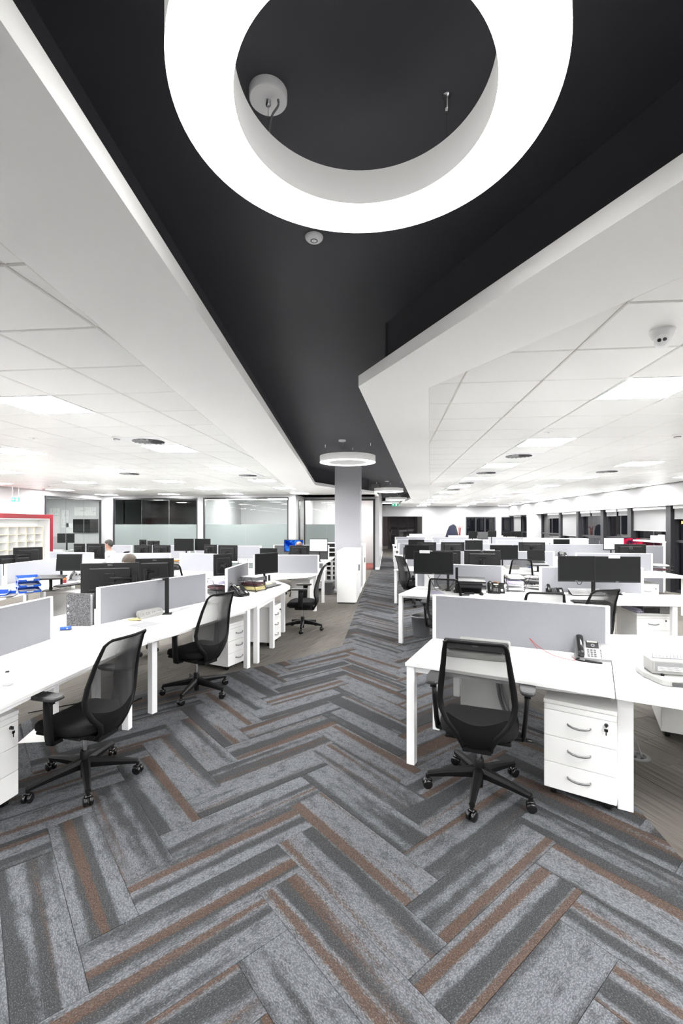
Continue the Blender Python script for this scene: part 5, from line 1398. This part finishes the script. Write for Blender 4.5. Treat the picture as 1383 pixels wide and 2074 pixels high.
t = thing('tape_dispenser', 'small blue tape dispenser at the foot of the blue trays', 'tape dispenser', (-5.356,6.035,0.742), R(20))
part('body', 'tdb', lambda mb: mb.cbox(-.05,.05,-.02,.02,0,.05,.008), BLUE, t); part('tape', 'tdt', lambda mb: mb.lathe([(.012,-.010),(.026,-.010),(.026,.010),(.012,.010),(.012,-.010)],16,TR(-.01,0,.055)@Matrix.Rotation(R(90),4,'X'),False), WHITE, t)
pile('black folders in front of the blue trays', (-5.278,5.863,0.742), 30, .22, .30, .014, GREYD, 'folder', 'folder', 2, 31)
closed_laptop('closed dark laptop on a riser beside the blue trays', (*(-5.048,6.406,0.742)[:2], .93), 20, 6)
t = thing('laptop_riser', 'black riser under the closed laptop beside the blue trays', 'laptop stand', (-5.048,6.406,0.742), R(20))
part('post','lr3',lambda mb: mb.cyl(.024,0,.176,10).cbox(-.09,.09,-.09,.09,0,.012,.004),BLACK,t); part('shelf','lr3s',lambda mb: mb.cbox(-.15,.15,-.11,.11,.172,.183,.004),BLACK,t)
t = thing('mug', 'red and gold patterned mug near the tilted monitor', 'mug', (-5.460,7.225,0.742))
part('cup_body','mugb',lambda mb: mb.lathe([(.04,0),(.045,.01),(.045,.10),(.041,.10),(.038,.01),(0,.01)],18,None,False),RED,t); part('band','mugg',lambda mb: mb.lathe([(.0455,.06),(.0462,.065),(.0462,.085),(.0455,.09)],18,None,False),ORANGE,t)
part('handle','mugh',lambda mb: mb.tube([(.044,0,.08),(.07,0,.07),(.07,0,.035),(.044,0,.025)],.006,.006,6),RED,t)
keyboard('black keyboard in front of the tilted monitor', (-5.154,6.946,0.742), 75)
t = thing('stationery_box', 'box of files under the blue-tray desk beside the marbled file', 'box', (-4.55,6.3,0), R(10))
part('box','fbox',lambda mb: mb.box(-.2,.2,-.15,.15,0,.012).box(-.2,-.19,-.15,.15,.012,.28).box(.19,.2,-.15,.15,.012,.28).box(-.19,.19,-.15,-.14,.012,.28).box(-.19,.19,.14,.15,.012,.28),GREYP,t); part('files','fboxf',lambda mb: [mb.box(-.17+.045*k,-.14+.045*k,-.12,.12,.012,.30+.01*(k%3)) for k in range(8)] and None,PAPERP,t)['kind']='stuff'

# second bank small things
keyboard('black keyboard under the hands of the white-shirted person', (-6.427,9.706,0.742), 96)
letter_tray('black wire tray with an orange file left of the grey screen', (-4.662,9.660,0.742), 0, 3, .26, .33, .08)
tray_papers('the wire tray with the orange file', (-4.662,9.660,0.742), 0, 3, [GREYD, PAPER, ORANGE], .08, seed=3, hmax=.03)
t = thing('paper_rack', 'thin black frame rack above the wire-armed monitor', 'rack', (*(-2.994,9.246,0.831)[:2], DT), R(0))
part('frame','prk',lambda mb: mb.tube([(-.1,0,0),(-.1,0,.27),(.1,0,.27),(.1,0,0)],.007,.007,6).cbox(-.12,.12,-.08,.08,0,.008,.002),BLACK,t)
pile('white papers on the far desk below the bright frosted glass', (-4.4,12.2,DT), 10, .3, .25, .02, PAPER, seed=41)
tag(uniq('alarm_clock', MB().cbox(-.05,.05,-.03,.03,0,.10,.008), BLACK, None, (-2.35,12.9,DT)), 'small black box on the far desk above the aisle end monitor', 'clock')
for k, (x, lab) in enumerate(((-7.9,'left of'),(-6.0,'right of'))):
    pile('stack of white paper %s the small monitors by the dim meeting room' % lab, (x,12.95,DT), 4*k, .3, .25, .33, PAPER, seed=50+k, n=6)

# ================================================================ COAT STAND AND COAT
cx, cy, _z = (3.926,25.524,0.736)
t = thing('coat_stand', 'red coat stand against the white far wall', 'coat stand', (cx, cy, 0))
part('column', 'cs_c', lambda mb: [mb.tube([(.26*math.cos(a),.26*math.sin(a),.0),(.08*math.cos(a),.08*math.sin(a),.75),(.03*math.cos(a+.5),.03*math.sin(a+.5),1.15),(.055*math.cos(a+.9),.055*math.sin(a+.9),1.52)],.024,.024,8) for a in (0.4,2.5,4.6)] and None, REDS, t)
for k in range(6):
    a = R(20+60*k)
    part('peg', 'cs_p', lambda mb: mb.tube([(.02,0,1.48),(.10,0,1.54),(.20,0,1.62+.0)],.012,.012,6), REDS, t, rz=a)
def coat():
    t = thing('coat', 'navy and black winter coat hanging on the red coat stand', 'coat', (cx-.36, cy-.05, 0))
    prof = [(1.70,.05,.05),(1.665,.13,.08),(1.60,.19,.11),(1.40,.26,.13),(1.15,.33,.15),(.88,.37,.16),(.62,.39,.16)]
    def half(a0, a1, sc_):
        def f(mb):
            n = 14
            def g(u, v):
                k = min(int(v*(len(prof)-1)), len(prof)-2); q = v*(len(prof)-1)-k
                z = lerp(prof[k][0], prof[k+1][0], q); rx = lerp(prof[k][1], prof[k+1][1], q); ry = lerp(prof[k][2], prof[k+1][2], q)
                a = lerp(a0, a1, u); w = 1+.08*math.sin(a*7+v*3)*v
                return (rx*w*sc_*math.cos(a)-.10*v, ry*w*sc_*math.sin(a), z)
            mb.grid(g, n, 18)
        return f
    part('navy_side', 'coat_n', half(math.pi*.85, math.pi*1.72, 1), NAVY, t, label='navy blue sleeve side'); part('black_side', 'coat_b', half(-math.pi*.30, math.pi*.87, .98), COATB, t, label='black side')
    part('collar', 'coat_c', lambda mb: mb.lathe([(.04,1.64),(.062,1.69),(.045,1.712),(.0,1.715)], 14), COATB, t)
coat()

# ================================================================ CEILING DEVICES, EXIT SIGNS
t = thing('security_camera', 'white turret security camera on the tiled ceiling, upper right', 'camera', (1.445, 2.574, HC), R(0))
part('mount', 'cctv_m', lambda mb: mb.lathe([(.030,-.052),(.046,-.040),(.056,-.016),(.060,-.008),(.060,0)], 32), WHITEM, t)
b = part('ball', 'cctv_b', lambda mb: mb.lathe([(.0005,-.038),(.020,-.034),(.034,-.018),(.038,0),(.034,.018),(.020,.034),(.0005,.038)], 24, None, False), WHITEM, t, (-.006,-.012,-.062), rot=(R(97),0,R(-32)))
part('face', 'cctv_f', lambda mb: mb.lathe([(0,.0388),(.026,.0385),(.030,.034),(.034,.020)], 28, None, False), WHITEM, b)
part('lens', 'cctv_l', lambda mb: mb.lathe([(0,.0412),(.0085,.0405),(.0095,.0384)], 20, None, False), BLACKG, b, (-.0115,.003,0))
part('infrared_lamp', 'cctv_i', lambda mb: mb.lathe([(0,.0402),(.006,.0400),(.0085,.0408),(.0092,.0384)], 20, None, False), STEEL, b, (.0115,.003,0))
def smoke(label, u, v):
    t = thing('smoke_detector', label, 'detector', (u, v, HC))
    part('base', 'sd_b', lambda mb: mb.lathe([(.050,-.016),(.053,-.010),(.053,0)], 24), WHITEM, t); part('head', 'sd_h', lambda mb: mb.lathe([(.020,-.050),(.032,-.046),(.036,-.030),(.036,-.016)], 20), WHITEM, t)
    part('vent_ring', 'sd_v', lambda mb: mb.lathe([(.0365,-.034),(.0365,-.026)], 20, None, False), GREYP, t)
smoke('white smoke detector before the coffer-side panel, meeting room side', -3.17, 5.08); smoke('white smoke detector toward the window bulkhead, right edge', 3.30, 5.59)
smoke('small smoke detector near the left exit sign', -9.0, 11.4); smoke('small smoke detector above the left exit sign', -9.9, 12.3); smoke('white detector beyond the coffer-side vent, meeting room side', -2.95, 9.95)
for k, (u, v, lab) in enumerate(((1.78,5.29,'flush round sensor on the tiled ceiling right of the coffer'),(4.9,7.6,'flush round sensor between window-side panels'),(-4.2,5.05,'flush round sensor left of the smoke detector'))):
    t = thing('flush_sensor', lab, 'sensor', (u, v, HC)); part('plate','fs_p',lambda mb: mb.lathe([(.030,-.008),(.046,-.006),(.048,0)],20),WHITEM,t); part('eye','fs_e',lambda mb: mb.lathe([(0,-.0095),(.012,-.0085)],14,None,False),GREYP,t)
def exit_sign(label, loc, rz, w, h, top, flip=1):
    t = thing('exit_sign', label, 'exit sign', loc, R(rz))
    part('box', 'ex%.2f' % w, lambda mb: mb.cbox(-w/2,w/2,-.012,.012,-h/2,h/2,.003), WHITEM, t)
    part('green_face', 'exf%.2f' % w, lambda mb: mb.box(-w/2+.004,w/2-.004,-.0135,-.012,-h/2+.004,h/2-.004), EMGREEN, t)
    def man(mb):
        s = h; Mx = Matrix.Translation((0.16*w*flip,-.0136,0)) @ Matrix.Rotation(R(90),4,'X')
        mb.lathe([(0,0),(.075*s,0),(.075*s,.0008),(0,.0008)], 12, Mx @ TR(.03*s,.30*s,0), False)
        for p in ([(-.06,.20),(.06,.22),(.02,-.08),(-.10,-.06)], [(-.10,-.04),(-.02,-.08),(-.10,-.40),(-.20,-.36)], [(-.04,-.06),(.04,-.08),(.22,-.16),(.20,-.26),(.04,-.18)], [(.04,.20),(.22,.08),(.18,.02),(.02,.12)], [(-.05,.20),(-.22,.10),(-.26,-.04),(-.20,-.05),(-.16,.05),(-.02,.12)]):
            mb.prism([(x*s,y*s) for x, y in p], 0, .0008, Mx)
    part('running_figure', 'exm%.2f' % w, man, EMWHITE, t)
    part('arrow', 'exa%.2f' % w, lambda mb: mb.prism([(-.16*w,.08*h),(-.16*w,-.08*h),(-.26*w,-.08*h),(-.26*w,-.24*h),(-.40*w,0),(-.26*w,.24*h),(-.26*w,.08*h)], 0, .0008, Matrix.Translation((0,-.0136,0)) @ Matrix.Rotation(R(90),4,'X')), EMWHITE, t)
    for sx in (-1, 1): part('hanger', 'exh%.2f' % (top-loc[2]), lambda mb: mb.cyl(.003, h/2-.002, top-loc[2], 6), CHROME, t, (sx*w*.35, 0, 0))
exit_sign('green hanging exit sign at upper left above the pigeonholes', (-9.881,11.263,2.396), 22, .20, .125, HC)
exit_sign('green hanging exit sign in the dark coffer by the corridor', (0.381,23.759,2.720), 2, .36, .17, HD)
# meeting room contents
t = thing('wall_screen', 'black wall television inside the glass-walled drawing room', 'television', (-12.12, 17.36, 1.66))
part('panel','tvp',lambda mb: mb.cbox(-.56,.56,-.05,.03,-.27,.27,.006),BLACK,t); part('display','tvd',lambda mb: mb.box(-.545,.545,-.0512,-.0495,-.255,.255),SCREEN,t)
for k, (u, z, w, h, lab) in enumerate(((-13.55,1.80,.42,1.15,'tallest'),(-13.08,1.95,.30,.70,'second from the tallest'),(-11.15,1.95,.60,.85,'right of the television'),(-12.2,2.25,.95,.34,'above the television'),(-12.87,1.45,.30,.62,'low beside the television'))):
    o = thing('wall_drawing', 'pinned line drawing on the drawing room wall, '+lab, 'drawing', (u, 17.395, z))
    part('sheet','wd%d'%k,lambda mb: mb.box(-w/2,w/2,-.006,.004,-h/2,h/2),PAPER,o)
    def ln(mb):
        rr = random.Random(k)
        for q in range(9):
            x, zz = rr.uniform(-w/2+.03,w/2-.1), rr.uniform(-h/2+.05,h/2-.05); a = rr.choice((0,1))
            lw = rr.uniform(.08,.3)
            x1, z1 = (min(x+lw,w/2-.02), zz+.006) if a else (x+.006, min(zz+lw,h/2-.02)); mb.box(x,x1,-.0072,-.006,zz,z1)
    part('line_work','wdl%d'%k,ln,GREYP,o)['kind']='stuff'
t = thing('meeting_table', 'meeting table inside the glass-walled drawing room', 'table', (-12.6,15.5,0))
part('top','mt_t',lambda mb: mb.cbox(-.6,.6,-1.2,1.2,.715,.742,.004),WHITE,t)
for sx in (-.5,.5):
    for sy in (-1.1,1.1): part('leg','mt_l',lambda mb: mb.cbox(-.03,.03,-.03,.03,0,.716,.003),WHITEM,t,(sx,sy,0))
monitor('dark monitor on the drawing room table, left', (-12.75,15.2), 20, .62, .36, 1.12, stand='foot'); monitor('dark monitor on the drawing room table, right', (-12.15,16.2), 12, .62, .36, 1.20, stand='foot')
t = thing('street_lamp', 'warm lamp glowing in the dark outside the right-hand window', 'lamp', (*(9.870,16.577,1.423)[:2], 0))
part('post','slp',lambda mb: mb.cyl(.04,0,1.70,10),FRAME,t); part('globe','slg',lambda mb: mb.lathe([(.0,-.06),(.09,-.02),(.10,.02),(.05,.06),(0,.07)],16,TR(0,0,1.78),False),mat('warm_globe',(.9,.6,.2),.4,emit=(1,.5,.12),estr=4),t)

# ================================================================ PEOPLE (seated, facing +y before turning)
def eval_mesh(o):
    dg = bpy.context.evaluated_depsgraph_get(); me = bpy.data.meshes.new_from_object(o.evaluated_get(dg)); return me
def person(label, loc, yaw, shirt, hair, lean=.0, bow=0., bald=False, reach=.42, hand_z=.775, lanyard=False):
    h = Vector((0, lean, 0))
    J = {'pelvis':((0,0,.55),.125,.10),'waist':((0,.01+lean*.3,.70),.120,.09),'chest':((0,.0+lean*.7,.90),.140,.10),'upper':((0,-.01+lean,1.02),.110,.085),
         'neck':((0,.01+lean+bow*.03,1.095),.052,.055),'jaw':((0,.035+lean+bow*.08,1.165-bow*.01),.060,.066),'skull':((0,.030+lean+bow*.11,1.245-bow*.02),.078,.095),'crown':((0,.012+lean+bow*.13,1.305-bow*.03),.066,.080)}
    E_ = [('pelvis','waist'),('waist','chest'),('chest','upper'),('upper','neck'),('neck','jaw'),('jaw','skull'),('skull','crown')]
    for s, n in ((-1,'l'),(1,'r')):
        J['sh'+n] = ((s*.165,-.01+lean,1.01),.060,.060); J['el'+n] = ((s*.225,.10+lean,.80),.043,.043); J['wr'+n] = ((s*.13,reach-.08,hand_z+.03),.028,.026); J['pa'+n] = ((s*.115,reach,hand_z+.018),.036,.016)
        J['hip'+n] = ((s*.095,.02,.53),.085,.085); J['kn'+n] = ((s*.12,.42,.52),.062,.062); J['an'+n] = ((s*.12,.43,.09),.040,.040); J['to'+n] = ((s*.13,.56,.045),.040,.036)
        E_ += [('upper','sh'+n),('sh'+n,'el'+n),('el'+n,'wr'+n),('wr'+n,'pa'+n),('pelvis','hip'+n),('hip'+n,'kn'+n),('kn'+n,'an'+n),('an'+n,'to'+n)]
        for q in range(5):
            b_ = 'f%d%s' % (q, n); x = s*.115+(-.030+.018*q)*1.0
            if q == (0 if s > 0 else 4):      # thumb leaves the inner side of the palm
                J[b_+'a'] = ((s*.115-s*.040,reach-.005,hand_z+.012),.010,.010); J[b_+'b'] = ((s*.115-s*.055,reach+.030,hand_z+.002),.008,.008)
            else:
                ln = (.075,.085,.09,.085,.07)[q]
                J[b_+'a'] = ((x,reach+.045,hand_z+.020),.009,.009); J[b_+'b'] = ((x,reach+.04+ln*.6,hand_z+.014),.008,.008); J[b_+'c'] = ((x,reach+.03+ln,hand_z+.002),.007,.007); E_ += [(b_+'b',b_+'c')]
            E_ += [('pa'+n,b_+'a'),(b_+'a',b_+'b')]
    keys = list(J); me = bpy.data.meshes.new('skeleton'); me.from_pydata([J[k][0] for k in keys], [(keys.index(a), keys.index(b)) for a, b in E_], [])
    tmp = bpy.data.objects.new('skeleton', me); col.objects.link(tmp)
    sk = tmp.modifiers.new('skin','SKIN'); sk.use_smooth_shade = True
    for i, k in enumerate(keys):
        sv = me.skin_vertices[0].data[i]; sv.radius = (J[k][1], J[k][2]); sv.use_root = (k == 'pelvis')
    ss = tmp.modifiers.new('sub','SUBSURF'); ss.levels = 2; ss.render_levels = 2
    bm_ = eval_mesh(tmp); bpy.data.objects.remove(tmp)
    bm_.materials.clear()
    for m in (SKIN, shirt, TROUS): bm_.materials.append(m)
    for p in bm_.polygons:
        c = p.center; hand = c.y > reach-.075 and c.z > .70; p.use_smooth = True
        p.material_index = 0 if (hand or c.z > 1.075) else (2 if c.z < .60 else 1)
    t = thing('person', label, 'person', (loc[0], loc[1], 0), R(yaw))
    put('body', bm_, t)
    hy, hz = J['skull'][0][1], J['skull'][0][2]
    hair_m = hair
    def cap(mb):
        def g(u, v):
            a = 2*math.pi*u; e = v*math.pi*.60
            front = max(0, math.sin(a)); back = max(0, -math.sin(a)); e2 = e*(1-.40*front+.22*back-.10*(1-abs(math.sin(a))))
            return (.086*math.sin(e2)*math.cos(a), .104*math.sin(e2)*math.sin(a)-.006, .112*math.cos(e2))
        mb.grid(g, 28, 10)
    if bald:
        def fringe(mb):
            def g(u, v):
                a = math.pi*(1.0+u)+0.0; zz = -.070+.050*v
                return ((.081-.010*(1-v))*math.cos(a), (.101-.018*(1-v))*math.sin(a)-.004, zz)
            mb.grid(g, 18, 3)
        mb = MB(); fringe(mb); uniq('hair', mb, hair_m, t, (0,hy,hz))
    else:
        mb = MB(); cap(mb); uniq('hair', mb, hair_m, t, (0,hy,hz+.006), rot=(R(-52*bow),0,0))
    for s in (-1, 1):
        uniq('ear', MB().lathe([(0,-.028),(.012,-.02),(.015,0),(.010,.022),(0,.028)], 8, Matrix.Scale(.5,4,(1,0,0)), False), SKIN, t, (s*.082,hy-.012,hz-.012))
        uniq('eye', MB().lathe([(0,-.008),(.009,0),(0,.008)], 8, None, False), BLACKG, t, (s*.030,hy+.088,hz-.002))
    uniq('nose', MB().add([(-.014,0,-.03),(.014,0,-.03),(0,.026,-.026),(0,.004,.014)], [(0,1,2),(1,3,2),(3,0,2),(0,3,1)]), SKIN, t, (0,hy+.082,hz-.012))
    uniq('mouth', MB().box(-.022,.022,0,.006,-.004,.004), mat('lips',(.45,.17,.14),.5), t, (0,hy+.072,hz-.066))
    uniq('collar', MB().lathe([(.062,-.012),(.070,0),(.066,.022),(.060,.024)], 16, None, False), shirt, t, (0,.008+lean,1.078))
    if lanyard: uniq('lanyard', MB().tube(smoothpath([(-.045,-.04+lean,1.09),(-.06,.03+lean,1.07),(-.05,.10+lean,.97),(0,.115+lean*.7,.84),(.05,.10+lean,.97),(.06,.03+lean,1.07),(.045,-.04+lean,1.09)]), .005, .003, 5), FRAME, t)
    return t
person('dark-haired person in a white shirt and lanyard, typing in profile', (-6.78,10.66), 96, SHIRT, HAIR, lean=.05, reach=.46, lanyard=True)
person('person with brown hair bowed behind the big monitor backs', (-3.62,5.92), -112, SHIRTB, HAIRB, lean=.04, bow=.8, reach=.40)
person('bald person in a white top facing the blue display', (-2.17,11.04), 4, SHIRT, HAIRB, lean=.05, bald=True, reach=.46)
